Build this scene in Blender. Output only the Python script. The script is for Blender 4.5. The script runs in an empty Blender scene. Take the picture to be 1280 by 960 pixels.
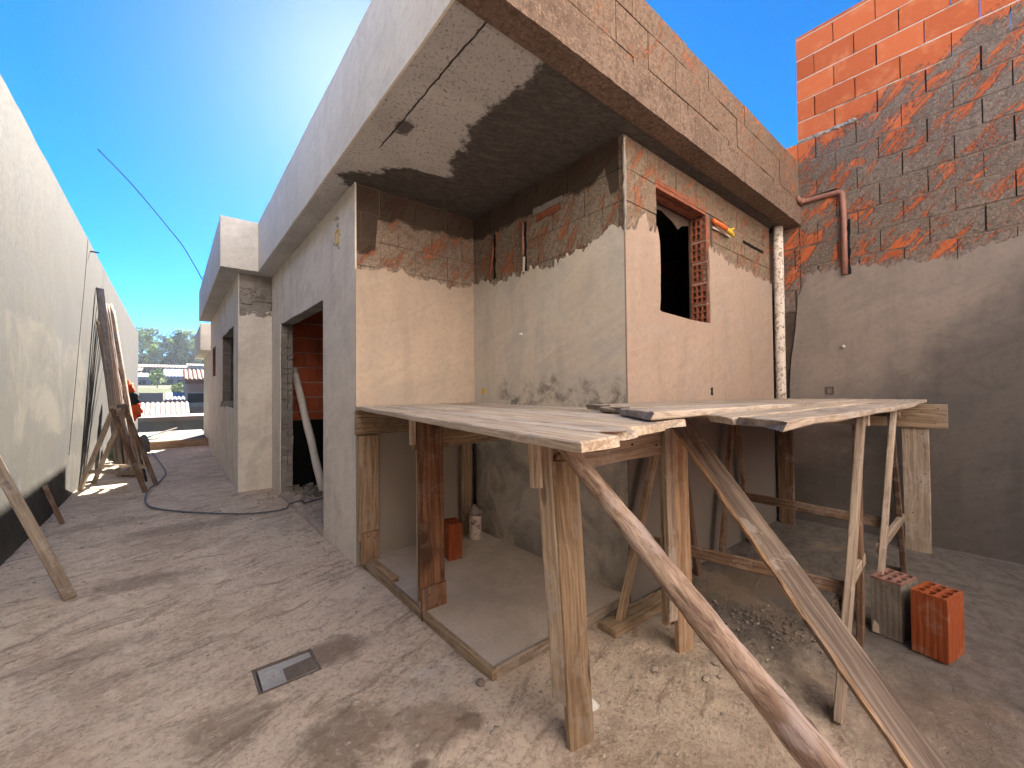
import bpy, bmesh, math, random
from mathutils import Vector, Matrix, noise as mnoise
from mathutils.geometry import tessellate_polygon

scene = bpy.context.scene
COL = scene.collection
R = math.radians
rnd = random.Random(7)
V = Vector

# ------------------------------------------------------------------ node helper
class NB:
    def __init__(s, name, rough=0.9):
        s.m = bpy.data.materials.new(name); s.m.use_nodes = True
        s.nt = s.m.node_tree; s.b = s.nt.nodes['Principled BSDF']
        s.b.inputs['Roughness'].default_value = rough
        s.b.inputs['Specular IOR Level'].default_value = 0.08
        s._pos = None; s._obj = None
    def set(s, sock, v):
        if isinstance(v, bpy.types.NodeSocket): s.nt.links.new(v, sock)
        elif v is not None:
            if isinstance(v, (tuple, list)) and sock.type == 'RGBA' and len(v) == 3: v = (*v, 1)
            sock.default_value = v
    def n(s, t, **kw):
        nd = s.nt.nodes.new(t)
        for k, v in kw.items(): setattr(nd, k, v)
        return nd
    def pos(s):
        if s._pos is None: s._pos = s.n('ShaderNodeNewGeometry')
        return s._pos.outputs['Position']
    def island(s):
        s.pos(); return s._pos.outputs['Random Per Island']
    def obj(s):
        if s._obj is None: s._obj = s.n('ShaderNodeTexCoord')
        return s._obj.outputs['Object']
    def orand(s):
        return s.n('ShaderNodeObjectInfo').outputs['Random']
    def math(s, op, a, b=None, c=None, clamp=False):
        nd = s.n('ShaderNodeMath', operation=op, use_clamp=clamp)
        s.set(nd.inputs[0], a)
        if b is not None: s.set(nd.inputs[1], b)
        if c is not None: s.set(nd.inputs[2], c)
        return nd.outputs[0]
    def add(s, a, b): return s.math('ADD', a, b)
    def mul(s, a, b): return s.math('MULTIPLY', a, b)
    def sub(s, a, b): return s.math('SUBTRACT', a, b)
    def mx(s, a, b): return s.math('MAXIMUM', a, b)
    def mn(s, a, b): return s.math('MINIMUM', a, b)
    def vmul(s, vec, t):
        nd = s.n('ShaderNodeVectorMath', operation='MULTIPLY'); s.set(nd.inputs[0], vec); s.set(nd.inputs[1], t); return nd.outputs[0]
    def vadd(s, vec, t):
        nd = s.n('ShaderNodeVectorMath', operation='ADD'); s.set(nd.inputs[0], vec); s.set(nd.inputs[1], t); return nd.outputs[0]
    def rot(s, vec, axis, ang):
        nd = s.n('ShaderNodeVectorRotate', rotation_type='AXIS_ANGLE'); s.set(nd.inputs['Vector'], vec)
        nd.inputs['Axis'].default_value = axis; nd.inputs['Angle'].default_value = ang; return nd.outputs[0]
    def sep(s, vec):
        nd = s.n('ShaderNodeSeparateXYZ'); s.set(nd.inputs[0], vec); return nd.outputs
    def comb(s, x, y, z):
        nd = s.n('ShaderNodeCombineXYZ'); s.set(nd.inputs[0], x); s.set(nd.inputs[1], y); s.set(nd.inputs[2], z); return nd.outputs[0]
    def noise(s, vec, scale, detail=4, rough=0.55, dist=0.0):
        nd = s.n('ShaderNodeTexNoise'); s.set(nd.inputs['Vector'], vec); nd.inputs['Scale'].default_value = scale
        nd.inputs['Detail'].default_value = detail; nd.inputs['Roughness'].default_value = rough
        nd.inputs['Distortion'].default_value = dist; return nd.outputs['Fac']
    def voro(s, vec, scale, feature='F1'):
        nd = s.n('ShaderNodeTexVoronoi', feature=feature); s.set(nd.inputs['Vector'], vec); nd.inputs['Scale'].default_value = scale
        return nd.outputs['Distance']
    def mr(s, v, a, b, c=0.0, d=1.0, smooth=True):
        nd = s.n('ShaderNodeMapRange', interpolation_type='SMOOTHSTEP' if smooth else 'LINEAR')
        s.set(nd.inputs['Value'], v); s.set(nd.inputs[1], a); s.set(nd.inputs[2], b); s.set(nd.inputs[3], c); s.set(nd.inputs[4], d)
        return nd.outputs[0]
    def mix(s, f, a, b, mode='MIX'):
        nd = s.n('ShaderNodeMix', data_type='RGBA', blend_type=mode)
        s.set(nd.inputs[0], f); s.set(nd.inputs[6], a); s.set(nd.inputs[7], b); return nd.outputs[2]
    def curve(s, v, pts):
        # pts: (x, y) world values -> output world value
        xs = [p[0] for p in pts]; ys = [p[1] for p in pts]; x0, x1, y0, y1 = min(xs), max(xs), min(ys), max(ys)
        if y1 == y0: y1 += 1e-3
        nd = s.n('ShaderNodeFloatCurve'); cv = nd.mapping.curves[0]
        q = [((x - x0) / (x1 - x0), (y - y0) / (y1 - y0)) for x, y in pts]
        cv.points[0].location = q[0]; cv.points[1].location = q[-1]
        for p in q[1:-1]: cv.points.new(*p)
        for p in cv.points: p.handle_type = 'VECTOR'
        nd.mapping.update()
        s.set(nd.inputs['Value'], s.mr(v, x0, x1, smooth=False))
        return s.mr(nd.outputs[0], 0.0, 1.0, y0, y1, smooth=False)
    def bump(s, h, strength=0.5, dist=0.01, prev=None):
        nd = s.n('ShaderNodeBump'); nd.inputs['Strength'].default_value = strength; nd.inputs['Distance'].default_value = dist
        s.set(nd.inputs['Height'], h)
        if prev is not None: s.set(nd.inputs['Normal'], prev)
        return nd.outputs[0]
    def done(s, col, rough=None, normal=None):
        s.set(s.b.inputs['Base Color'], col)
        if rough is not None: s.set(s.b.inputs['Roughness'], rough)
        if normal is not None: s.set(s.b.inputs['Normal'], normal)
        return s.m

def simple(name, col, rough=0.7, var=0.15, scale=20, bump=0.2, metal=0.0, spec=0.3):
    k = NB(name, rough); k.b.inputs['Metallic'].default_value = metal; k.b.inputs['Specular IOR Level'].default_value = spec
    v = k.obj(); n1 = k.noise(v, scale, 5, 0.6)
    c = k.mix(k.mr(n1, 0.3, 0.7), tuple(x * (1 - var) for x in col), tuple(min(1, x * (1 + var)) for x in col))
    return k.done(c, None, k.bump(k.noise(v, scale * 4, 4, 0.6), bump, 0.004))

# ------------------------------------------------------------------ materials
def plaster(name, ca, cb, cc, seed=0, damp_shade=None, bump=0.35, streak=True, low_dark=None):
    """cloudy cement render; set bands carry stains, or light and shade put into the colour"""
    k = NB(name, 0.92); p = k.vadd(k.pos(), (seed * 3.1, seed * 1.7, seed * 2.3)); x, y, z = k.sep(k.pos())
    big = k.noise(p, 0.9, 3, 0.5, 0.6); mid = k.noise(p, 3.2, 5, 0.6, 0.8); fine = k.noise(p, 28, 6, 0.65); grit = k.noise(p, 160, 3, 0.6)
    col = k.mix(k.mr(big, 0.38, 0.62), ca, cb)
    col = k.mix(k.mul(k.mr(mid, 0.47, 0.66), 0.8), col, cc)
    wv = k.noise(k.vmul(p, (2.2, 2.2, 0.55)), 2.4, 4, 0.6, 0.5); col = k.mix(k.mul(k.mr(wv, 0.50, 0.68), 0.4), col, tuple(c * 0.80 for c in cc)); col = k.mix(k.mul(k.mr(wv, 0.46, 0.30), 0.35), col, tuple(min(.8, c * 1.15) for c in ca))
    # trowel sweeps
    sw = k.noise(k.vmul(k.rot(p, (1, 1, 0), 0.5), (1.2, 1.2, 6.0)), 2.2, 5, 0.6, 1.2)
    col = k.mix(k.mul(k.mr(sw, 0.5, 0.75), 0.35), col, tuple(c * 1.22 for c in ca))
    col = k.mix(k.mul(k.mr(sw, 0.48, 0.28), 0.3), col, tuple(c * 0.72 for c in ca))
    col = k.mix(k.mul(k.mr(fine, 0.5, 0.66), 0.35), col, tuple(c * 0.75 for c in cb))
    # pin holes and specks
    vo = k.voro(p, 22); spk = k.mul(k.mr(vo, 0.09, 0.05), k.mr(k.noise(p, 3.5, 2), 0.52, 0.62))
    col = k.mix(k.mul(spk, 0.75), col, tuple(c * 0.35 for c in ca))
    if damp_shade:
        for (axis, lo, hi, zlo, zhi, dcol, amt, sc) in damp_shade:
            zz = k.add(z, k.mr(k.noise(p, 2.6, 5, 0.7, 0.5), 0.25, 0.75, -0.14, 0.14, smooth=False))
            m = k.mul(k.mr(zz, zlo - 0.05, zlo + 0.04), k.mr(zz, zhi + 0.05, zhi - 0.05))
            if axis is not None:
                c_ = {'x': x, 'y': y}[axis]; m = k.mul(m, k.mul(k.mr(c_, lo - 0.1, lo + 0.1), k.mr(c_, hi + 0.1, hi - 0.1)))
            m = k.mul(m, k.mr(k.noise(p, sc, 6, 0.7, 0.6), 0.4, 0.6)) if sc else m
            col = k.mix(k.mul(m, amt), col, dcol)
    if low_dark:
        line, dark = low_dark
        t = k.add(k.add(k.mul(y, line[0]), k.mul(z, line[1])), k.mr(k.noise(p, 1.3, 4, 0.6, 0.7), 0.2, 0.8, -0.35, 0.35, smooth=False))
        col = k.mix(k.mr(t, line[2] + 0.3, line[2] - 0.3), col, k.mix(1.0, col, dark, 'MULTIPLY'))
    nrm = k.bump(k.add(k.mul(mid, 0.6), k.mul(sw, 0.5)), bump * 0.6, 0.02)
    nrm = k.bump(k.add(fine, k.mul(grit, 0.5)), bump, 0.004, nrm)
    nrm = k.bump(k.mul(spk, -1.0), 0.6, 0.006, nrm)
    return k.done(col, k.mr(fine, 0.3, 0.7, 0.85, 0.97), nrm)

def smeared_brick(name, cover, clay, cement, cement2, wet=None, ridges=True, axis='x', rot=0.9, seed=0, feather=None):
    """hollow clay blocks under a rough scratch coat; cover = function(k, x, y, z) -> 0..1 coverage"""
    k = NB(name, 0.93); p = k.vadd(k.pos(), (seed * 2.7, seed * 1.9, seed)); x, y, z = k.sep(k.pos())
    u = x if axis == 'x' else y
    isl = k.island()
    brick = k.mix(isl, clay[0], clay[1])
    brick = k.mix(k.mul(k.mr(k.noise(p, 7, 4, 0.6), 0.5, 0.75), 0.5), brick, clay[2])
    sv = k.vmul(k.rot(p, (1, 0, 0) if axis == 'y' else (0, 1, 0), rot), (5.0, 1.5, 6.0) if axis == 'y' else (1.6, 5.0, 6.0))
    st = k.noise(sv, 1.6, 5, 0.62, 0.7); bl = k.noise(p, 4.2, 6, 0.68, 0.4); fn = k.noise(p, 30, 5, 0.7)
    val = k.add(k.mul(st, 0.50), k.add(k.mul(bl, 0.38), k.mul(fn, 0.20)))
    cv = cover(k, x, y, z)
    th = k.sub(0.86, k.mul(cv, 0.62))
    br = k.noise(k.vmul(k.rot(p, (1, 0, 0) if axis == 'y' else (0, 1, 0), rot), (34, 5, 40) if axis == 'y' else (5, 34, 40)), 1.0, 4, .65, .3)
    val = k.add(val, k.mr(br, .3, .7, -.06, .06, smooth=False))
    m = k.mr(k.sub(val, th), -0.04, 0.06)
    cem = k.mix(k.mr(k.noise(p, 2.1, 4, 0.6), 0.38, 0.62), cement, cement2)
    cem = k.mix(k.mul(k.mr(fn, 0.46, 0.62), 0.75), cem, tuple(c * 0.5 for c in cement))
    cem = k.mix(k.mul(k.mr(k.noise(p, 75, 4, 0.7), 0.52, 0.66), 0.7), cem, tuple(min(1, c * 1.7) for c in cement))
    col = k.mix(m, brick, cem)
    if feather:
        pts, fc = feather
        bz = k.curve(u, pts); e = k.sub(z, bz)
        fm = k.mr(k.add(e, k.mr(k.add(k.mul(k.noise(k.vmul(p, (1, 1, .45)), 16, 5, .7, .6), .7), k.mul(fn, .3)), .3, .7, -.11, .11, smooth=False)), .05, -.03)
        col = k.mix(k.mul(fm, .85), col, k.mix(k.mr(fn, .4, .6), fc, tuple(c * .72 for c in fc)))
    rough = 0.93
    if wet:
        wm = wet(k, x, y, z, p)
        col = k.mix(wm, col, k.mix(1.0, k.mix(0.7, col, cement), (0.27, 0.255, 0.25), 'MULTIPLY'))
        rough = k.mr(wm, 0, 1, 0.93, 0.7)
    h = k.add(k.mul(m, 0.6), k.add(k.mul(fn, 0.5), k.mul(k.noise(p, 95, 4, 0.7), 0.35)))
    nrm = None
    if ridges:
        rg = k.math('PINGPONG', k.mul(z, 1 / 0.02), 0.5)
        nrm = k.bump(k.mul(rg, k.sub(1.0, m)), 0.35, 0.004)
    nrm = k.bump(h, 1.0, 0.014, nrm)
    return k.done(col, rough, nrm)

def wood(name, light, dark, stain=(0.10, 0.085, 0.075), cement=0.25, stain_amt=0.35, rough=0.85):
    k = NB(name, rough); o = k.obj(); r = k.orand()
    off = k.comb(k.mul(r, 37.0), k.mul(r, 17.0), k.mul(r, 71.0)); v = k.vadd(o, off)
    warp = k.noise(k.vmul(v, (1.3, 4, 4)), 2.0, 2, 0.5)
    vw = k.vadd(v, k.comb(0.0, k.mul(warp, 0.06), k.mul(warp, 0.03)))
    g1 = k.noise(k.vmul(vw, (0.9, 26, 26)), 2.2, 5, 0.62, 0.3); g2 = k.noise(k.vmul(vw, (3.0, 95, 95)), 2.0, 3, 0.6)
    big = k.noise(k.vmul(v, (1.0, 2.2, 2.2)), 1.7, 4, 0.6, 0.4)
    col = k.mix(k.mr(g1, 0.37, 0.63), dark, light)
    col = k.mix(k.mul(k.mr(g2, 0.52, 0.68), 0.45), col, tuple(c * 0.42 for c in dark))
    g3 = k.noise(k.vmul(vw, (1.6, 60, 60)), 1.3, 2, 0.5); col = k.mix(k.mul(k.mr(g3, 0.60, 0.68), 0.35), col, tuple(c * 0.3 for c in dark))
    col = k.mix(k.mul(k.mr(big, 0.5, 0.68), stain_amt), col, stain)
    # knots
    kn = k.voro(k.vmul(v, (2.2, 9, 9)), 0.9); col = k.mix(k.mul(k.mr(kn, 0.13, 0.06), 0.75), col, tuple(c * 0.35 for c in dark))
    # dried cement spatter
    cs = k.noise(v, 9, 6, 0.72, 0.5)
    cm = k.mul(k.mr(k.add(cs, k.mul(k.noise(v, 1.6, 2), 0.35)), 0.70, 0.78), cement)
    col = k.mix(cm, col, (0.40, 0.37, 0.345))
    hue = k.mr(k.orand(), 0, 1, 0.78, 1.15, smooth=False)
    col = k.mix(1.0, col, k.comb(hue, hue, hue), 'MULTIPLY')
    h = k.add(k.mul(g1, 0.8), k.add(k.mul(g2, 0.6), k.mul(cm, 0.7)))
    return k.done(col, None, k.bump(h, 0.55, 0.004))

def ground_mat():
    k = NB('yard_concrete', 0.93); p = k.pos(); x, y, z = k.sep(p)
    a = k.noise(p, 0.75, 5, 0.6, 0.6); b = k.noise(p, 2.6, 6, 0.65, 0.5); c = k.noise(p, 11, 6, 0.68); d = k.noise(p, 55, 5, 0.7); e = k.noise(p, 190, 3, 0.6)
    # broom / footprint sweeps running across the passage
    sw = k.noise(k.vmul(k.rot(p, (0, 0, 1), -0.35), (1.3, 4.4, 1)), 1.9, 8, 0.72, 1.4)
    col = k.mix(k.mr(a, 0.36, 0.64), (0.66, 0.575, 0.505), (0.57, 0.50, 0.445))
    col = k.mix(k.mul(k.mr(b, 0.45, 0.68), 0.55), col, (0.41, 0.335, 0.285))
    col = k.mix(k.mul(k.mr(sw, 0.50, 0.64), 0.85), col, (0.29, 0.23, 0.19))
    col = k.mix(k.mul(k.mr(sw, 0.46, 0.32), 0.55), col, (0.620, 0.585, 0.517))
    col = k.mix(k.mul(k.mr(c, 0.5, 0.66), 0.4), col, (0.620, 0.562, 0.503))
    col = k.mix(k.mul(k.mr(c, 0.46, 0.32), 0.28), col, (0.262, 0.217, 0.183))
    col = k.mix(k.mul(k.mr(d, 0.52, 0.64), 0.6), col, (0.620, 0.620, 0.570))
    col = k.mix(k.mul(k.mr(d, 0.47, 0.36), 0.5), col, (0.210, 0.176, 0.150))
    # smoother grey cement screed under and right of the platform, wall shade painted in
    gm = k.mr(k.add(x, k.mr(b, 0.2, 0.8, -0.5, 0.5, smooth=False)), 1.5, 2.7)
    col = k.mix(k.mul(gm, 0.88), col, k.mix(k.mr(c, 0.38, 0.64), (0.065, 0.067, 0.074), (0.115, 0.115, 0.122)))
    # damp patches, (x, y, rx, ry, strength)
    wob = k.mr(b, 0.2, 0.8, -0.55, 0.55, smooth=False); wob2 = k.mr(c, 0.2, 0.8, -0.4, 0.4, smooth=False)
    for (cx, cy, rx, ry, s) in ((0.62, 2.20, 0.20, 0.11, .75), (0.18, 1.98, 0.16, 0.13, .6), (0.52, 1.62, 0.19, 0.16, .7), (0.78, 1.48, 0.16, 0.12, .6),
                                (0.33, 1.42, 0.18, 0.14, .55), (-0.20, 3.9, 0.34, 0.16, .55), (0.1, 5.2, 0.5, 0.18, .45), (0.92, 1.40, 0.05, 0.05, .8),
                                (-0.35, 3.0, 0.35, 0.10, .4), (-0.45, 5.9, 0.4, 0.2, .4), (3.1, 1.15, 0.6, 0.22, .75), (2.2, 0.2, 0.5, 0.25, .5), (0.66, 1.33, .04, .03, .9)):
        dx = k.mul(k.sub(x, cx), 1 / rx); dy = k.mul(k.sub(y, cy), 1 / ry)
        dd = k.math('SQRT', k.add(k.mul(dx, dx), k.mul(dy, dy)))
        m = k.mr(k.add(dd, k.add(wob, wob2)), 1.25, 0.55)
        col = k.mix(k.mul(m, s), col, (0.180, 0.143, 0.117))
    # pale cement spill
    dx = k.mul(k.sub(x, 0.95), 1 / 0.22); dy = k.mul(k.sub(y, 1.72), 1 / 0.2)
    m = k.mr(k.add(k.math('SQRT', k.add(k.mul(dx, dx), k.mul(dy, dy))), wob), 1.1, 0.2)
    col = k.mix(k.mul(k.mul(m, k.mr(c, 0.42, 0.6)), 0.6), col, (0.620, 0.620, 0.620))
    gr = k.noise(p, 24, 6, 0.72, 0.6); col = k.mix(k.mul(k.mul(k.mr(gr, .48, .34), .45), k.sub(1.0, k.mul(gm, .92))), col, (0.27, 0.215, 0.175)); col = k.mix(k.mul(k.mul(k.mr(gr, .54, .68), .4), k.sub(1.0, k.mul(gm, .92))), col, (0.72, 0.655, 0.58))
    sp = k.noise(p, 1.15, 6, .7, 1.2); col = k.mix(k.mul(k.mul(k.mr(sp, .55, .62), k.mr(x, 1.9, 1.2)), .4), col, (0.74, 0.68, 0.61)); col = k.mix(k.mul(k.mr(sp, .45, .38), .35), col, (0.33, 0.26, 0.21))
    col = k.mix(1.0, col, (1.20, 1.15, 1.06), 'MULTIPLY')
    h = k.add(k.mul(sw, 1.0), k.add(k.mul(c, 0.55), k.mul(b, 0.8)))
    n = k.bump(k.add(h, k.mul(gr, .5)), 0.6, 0.035)
    n = k.bump(k.add(d, k.mul(e, 0.6)), 1.0, 0.010, n)
    return k.done(col, None, n)

def slab_mat(name, ca, cb, cc):
    k = NB(name, 0.92); p = k.pos()
    b = k.noise(p, 2.2, 5, 0.65, 0.6); c = k.noise(p, 12, 6, 0.68); d = k.noise(p, 70, 5, 0.7)
    col = k.mix(k.mr(b, 0.36, 0.62), ca, cb)
    col = k.mix(k.mul(k.mr(c, 0.5, 0.7), 0.5), col, cc)
    col = k.mix(k.mul(k.mr(d, 0.48, 0.3), 0.5), col, tuple(q * 0.6 for q in cb))
    return k.done(col, None, k.bump(k.add(c, k.mul(d, 0.6)), 0.6, 0.006))

def soffit_mat():
    k = NB('rough_soffit_cement', 0.95); p = k.pos(); x, y, z = k.sep(p)
    a = k.noise(p, 1.6, 4, 0.6, 0.4); b = k.noise(k.vmul(k.rot(p, (0, 0, 1), 0.35), (4, 9, 1)), 3.0, 6, 0.72, 1.0); c = k.noise(p, 60, 5, 0.72); d = k.noise(p, 150, 3, 0.6)
    col = k.mix(k.mr(a, 0.35, 0.65), (0.62, 0.615, 0.61), (0.49, 0.485, 0.48))
    col = k.mix(k.mul(k.mr(c, 0.52, 0.68), 0.8), col, (0.56, 0.545, 0.53))
    col = k.mix(k.mul(k.mr(c, 0.47, 0.34), 0.75), col, (0.12, 0.115, 0.11))
    # wet, freshly thrown cement
    thr = k.curve(y, [(1.2, 1.48), (1.33, 1.43), (1.655, 1.385), (1.97, 1.40), (2.36, 1.51), (2.62, 1.60), (2.68, 1.56), (2.72, 1.30), (2.80, 1.20), (3.0, 1.06), (3.12, 0.985), (3.3, 1.1), (3.4, 2.0)])
    e = k.add(k.sub(x, thr), k.add(k.mr(k.noise(p, 5, 4, 0.6), 0.2, 0.8, -0.10, 0.10, smooth=False), k.mr(c, 0.2, 0.8, -0.03, 0.03, smooth=False)))
    w = k.mr(k.add(e, k.mr(k.noise(p, 24, 5, .7), .25, .75, -.05, .05, smooth=False)), -0.03, 0.03)
    dx = k.mul(k.sub(x, 1.088), 1 / 0.055); dy = k.mul(k.sub(y, 2.32), 1 / 0.085)
    w = k.mx(w, k.mul(k.mr(k.add(k.math('SQRT', k.add(k.mul(dx, dx), k.mul(dy, dy))), k.mr(b, .2, .8, -.5, .5, smooth=False)), 1.15, 0.7), 0.9))
    wetc = k.mix(k.mr(b, 0.4, 0.66), (0.082, 0.077, 0.073), (0.135, 0.126, 0.118))
    wetc = k.mix(k.mul(k.mr(c, 0.55, 0.7), 0.4), wetc, (0.19, 0.175, 0.16))
    col = k.mix(w, col, wetc)
    n = k.bump(b, 0.7, 0.015); n = k.bump(k.add(c, k.mul(d, 0.5)), 1.0, 0.010, n)
    # board joint line
    jl = k.math('ABSOLUTE', k.sub(k.add(x, k.mr(k.noise(p, 9, 3), 0.2, 0.8, -0.008, 0.008, smooth=False)), 1.052))
    jm = k.mul(k.mr(jl, 0.006, 0.003), k.mr(y, 2.65, 2.55))
    col = k.mix(jm, col, (0.05, 0.048, 0.045)); n = k.bump(k.mul(jm, -1), 0.8, 0.01, n)
    return k.done(col, k.mr(w, 0, 1, 0.95, 0.72), n)

def cover_const(c): return lambda k, x, y, z: c
M = {}
M['plaster_pale'] = plaster('plaster_pale', (0.717, 0.672, 0.605), (0.661, 0.616, 0.554), (0.582, 0.543, 0.493), 1, bump=0.3)
M['plaster_left'] = plaster('plaster_left', (0.066, 0.062, 0.052), (0.055, 0.053, 0.048), (0.051, 0.054, 0.055), 2, bump=0.25, damp_shade=[('y', -8, 30, -0.2, 0.5, (0.10, 0.094, 0.082), 0.7, 2.0), (None, 0, 0, 1.7, 2.5, (0.060, 0.066, 0.074), 0.75, 0.55), ('y', 5, 9, 0.9, 2.0, (0.112, 0.103, 0.083), 0.7, 0.8), (None, 0, 0, 2.6, 3.6, (0.062, 0.060, 0.053), 0.5, 1.4)])  # first band paints the base lighter to soften the cast shadow there
M['plaster_tan'] = plaster('plaster_tan', (0.443, 0.359, 0.290), (0.412, 0.334, 0.270), (0.389, 0.329, 0.276), 3, damp_shade=[(None, 0, 0, -0.3, 1.12, (0.30, 0.28, 0.25), 0.92, None)])  # grey lower band puts the shade under the platform into the colour
M['plaster_pink'] = plaster('plaster_pink', (0.331, 0.254, 0.206), (0.307, 0.235, 0.192), (0.307, 0.251, 0.215), 4, damp_shade=[(None, 0, 0, -0.3, 1.12, (0.175, 0.165, 0.155), 0.92, None)])  # lower band is painted shade, darkening the wall below the planks
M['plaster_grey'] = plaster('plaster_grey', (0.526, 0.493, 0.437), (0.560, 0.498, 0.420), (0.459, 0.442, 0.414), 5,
    damp_shade=[('y', 1.3, 2.75, 1.18, 1.36, (0.145, 0.135, 0.122), 0.8, 7), ('y', 1.3, 3.3, -0.2, 0.95, (0.19, 0.185, 0.172), 0.75, 3.0), ('y', 1.3, 3.3, 0.1, 0.9, (0.42, 0.41, 0.39), 0.55, 5.5)])
M['plaster_right'] = plaster('plaster_right', (0.245, 0.211, 0.185), (0.219, 0.189, 0.168), (0.202, 0.181, 0.163), 6, low_dark=((0.55, 0.55, 1.15), (0.50, 0.53, 0.57)))  # darker, bluer tone below a slanted line
M['plaster_bounce'] = plaster('plaster_bounce', (0.80, 0.75, 0.69), (0.76, 0.71, 0.65), (0.80, 0.755, 0.70), 9)
M['plaster_fascia'] = plaster('plaster_fascia', (0.72, 0.695, 0.63), (0.66, 0.635, 0.575), (0.75, 0.725, 0.66), 8, bump=0.2)
CLAY = ((0.50, 0.140, 0.058), (0.36, 0.092, 0.038), (0.58, 0.24, 0.12))
CLAY_D = ((0.36, 0.145, 0.08), (0.30, 0.115, 0.065), (0.42, 0.22, 0.14))
def cov_right(k, x, y, z):
    e = k.sub(k.add(z, k.mul(y, 0.42)), 4.22)        # >0: clean brick above the thrown coat
    return k.mr(e, -0.25, 0.22, 0.60, 0.05)
M['brick_right'] = smeared_brick('brick_right', cov_right, CLAY, (0.180, 0.148, 0.125), (0.140, 0.115, 0.098), axis='y', rot=0.85, seed=1, feather=([(-6.0, 2.5), (-1.0, 2.43), (0.08, 2.40), (0.25, 2.34), (0.71, 2.375), (1.05, 2.44), (1.3, 2.37), (1.5, 2.2)], (0.235, 0.20, 0.178)))
def wet_yc(k, x, y, z, p):
    t = k.curve(x, [(1.0, 2.36), (1.15, 2.35), (1.235, 2.42), (1.255, 2.66), (1.45, 2.70), (1.65, 2.665), (2.2, 2.71)])
    return k.mr(k.add(k.sub(z, t), k.mr(k.noise(p, 9, 4, 0.6), 0.2, 0.8, -0.05, 0.05, smooth=False)), -0.015, 0.02)
def wet_xa(k, x, y, z, p):
    t = k.curve(y, [(1.3, 2.5), (1.49, 2.52), (1.62, 2.56), (1.66, 2.73), (1.8, 2.66), (2.0, 2.69), (2.45, 2.68), (3.2, 2.68)])
    return k.mr(k.add(k.sub(z, t), k.mr(k.noise(p, 9, 4, 0.6), 0.2, 0.8, -0.05, 0.05, smooth=False)), -0.015, 0.02)
def bed_mat():
    k = NB('bed_mortar', .93); p = k.pos(); x, y, z = k.sep(p); e = k.sub(k.add(z, k.mul(y, 0.42)), 4.22)
    m = k.mr(k.add(e, k.mr(k.noise(p, 3, 5, .65), .2, .8, -.4, .4)), -.1, .15)
    c = k.mix(k.mr(k.noise(p, 14, 5, .65), .4, .6), (0.20, 0.16, 0.135), (0.12, 0.095, 0.08))
    return k.done(k.mix(m, c, (0.50, 0.42, 0.37)), None, k.bump(k.noise(p, 60, 4, .7), .6, .005))
M['bed_right'] = bed_mat()
M['brick_yc'] = smeared_brick('brick_yc', cover_const(0.61), CLAY_D, (0.27, 0.21, 0.165), (0.22, 0.175, 0.14), wet_yc, seed=2, feather=([(1.05, 2.25), (1.2, 2.27), (1.45, 2.28), (1.7, 2.26), (1.9, 2.245), (2.2, 2.28)], (0.37, 0.30, 0.24)))
M['brick_xa'] = smeared_brick('brick_xa', cover_const(0.60), CLAY_D, (0.26, 0.215, 0.17), (0.215, 0.18, 0.145), wet_xa, axis='y', seed=3, feather=([(1.45, 2.31), (1.56, 2.34), (1.70, 2.31), (1.9, 2.255), (2.13, 2.21), (2.6, 2.25), (3.2, 2.29)], (0.36, 0.325, 0.275)))
M['brick_yb'] = smeared_brick('brick_yb', cover_const(0.63), CLAY_D, (0.213, 0.160, 0.119), (0.180, 0.135, 0.102), seed=4, feather=([(2.1, 2.31), (2.4, 2.40), (2.6, 2.38), (3.26, 2.40), (3.4, 2.42), (3.8, 2.345), (4.7, 2.34)], (0.246, 0.193, 0.156)))
M['fascia_rough'] = smeared_brick('fascia_rough', cover_const(0.66), CLAY_D, (0.184, 0.131, 0.100), (0.152, 0.107, 0.082), seed=5)
M['beam_rough'] = smeared_brick('beam_rough', cover_const(1.0), CLAY_D, (0.172, 0.123, 0.097), (0.135, 0.097, 0.075), ridges=False, seed=6)
M['clay_dark'] = smeared_brick('interior_clay', cover_const(0.12), ((0.40, 0.10, 0.05), (0.33, 0.08, 0.04), (0.48, 0.16, 0.09)), (0.30, 0.26, 0.23), (0.25, 0.21, 0.19), seed=8)
M['soffit'] = soffit_mat()
M['ground'] = ground_mat()
M['porch'] = slab_mat('porch_screed', (0.52, 0.46, 0.40), (0.43, 0.38, 0.33), (0.58, 0.52, 0.46))
M['screed'] = slab_mat('pale_screed', (0.15, 0.14, 0.13), (0.12, 0.112, 0.105), (0.185, 0.172, 0.16))
M['screed2'] = slab_mat('dry_mortar', (0.44, 0.39, 0.34), (0.34, 0.30, 0.26), (0.50, 0.45, 0.40))
M['masonry'] = slab_mat('broken_masonry', (0.30, 0.28, 0.262), (0.20, 0.185, 0.17), (0.42, 0.40, 0.375))
M['mortar'] = slab_mat('mortar', (0.46, 0.40, 0.355), (0.38, 0.325, 0.285), (0.54, 0.49, 0.45))
M['darkcore'] = slab_mat('dark_joint_mortar', (0.10, 0.075, 0.06), (0.075, 0.058, 0.047), (0.14, 0.11, 0.09))
M['jointcore'] = slab_mat('joint_cement', (0.17, 0.135, 0.11), (0.11, 0.085, 0.07), (0.23, 0.19, 0.155))
M['tar'] = slab_mat('bitumen_paint', (0.012, 0.012, 0.013), (0.009, 0.009, 0.009), (0.02, 0.02, 0.02))
M['w_pale'] = wood('weathered_pale_wood', (0.52, 0.44, 0.35), (0.36, 0.285, 0.215), cement=0.75, stain=(0.16, 0.13, 0.11), stain_amt=0.4)
M['w_plank2'] = wood('whitened_plank_wood', (0.50, 0.43, 0.36), (0.35, 0.29, 0.235), cement=0.85, stain=(0.13, 0.105, 0.10), stain_amt=0.55)
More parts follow.
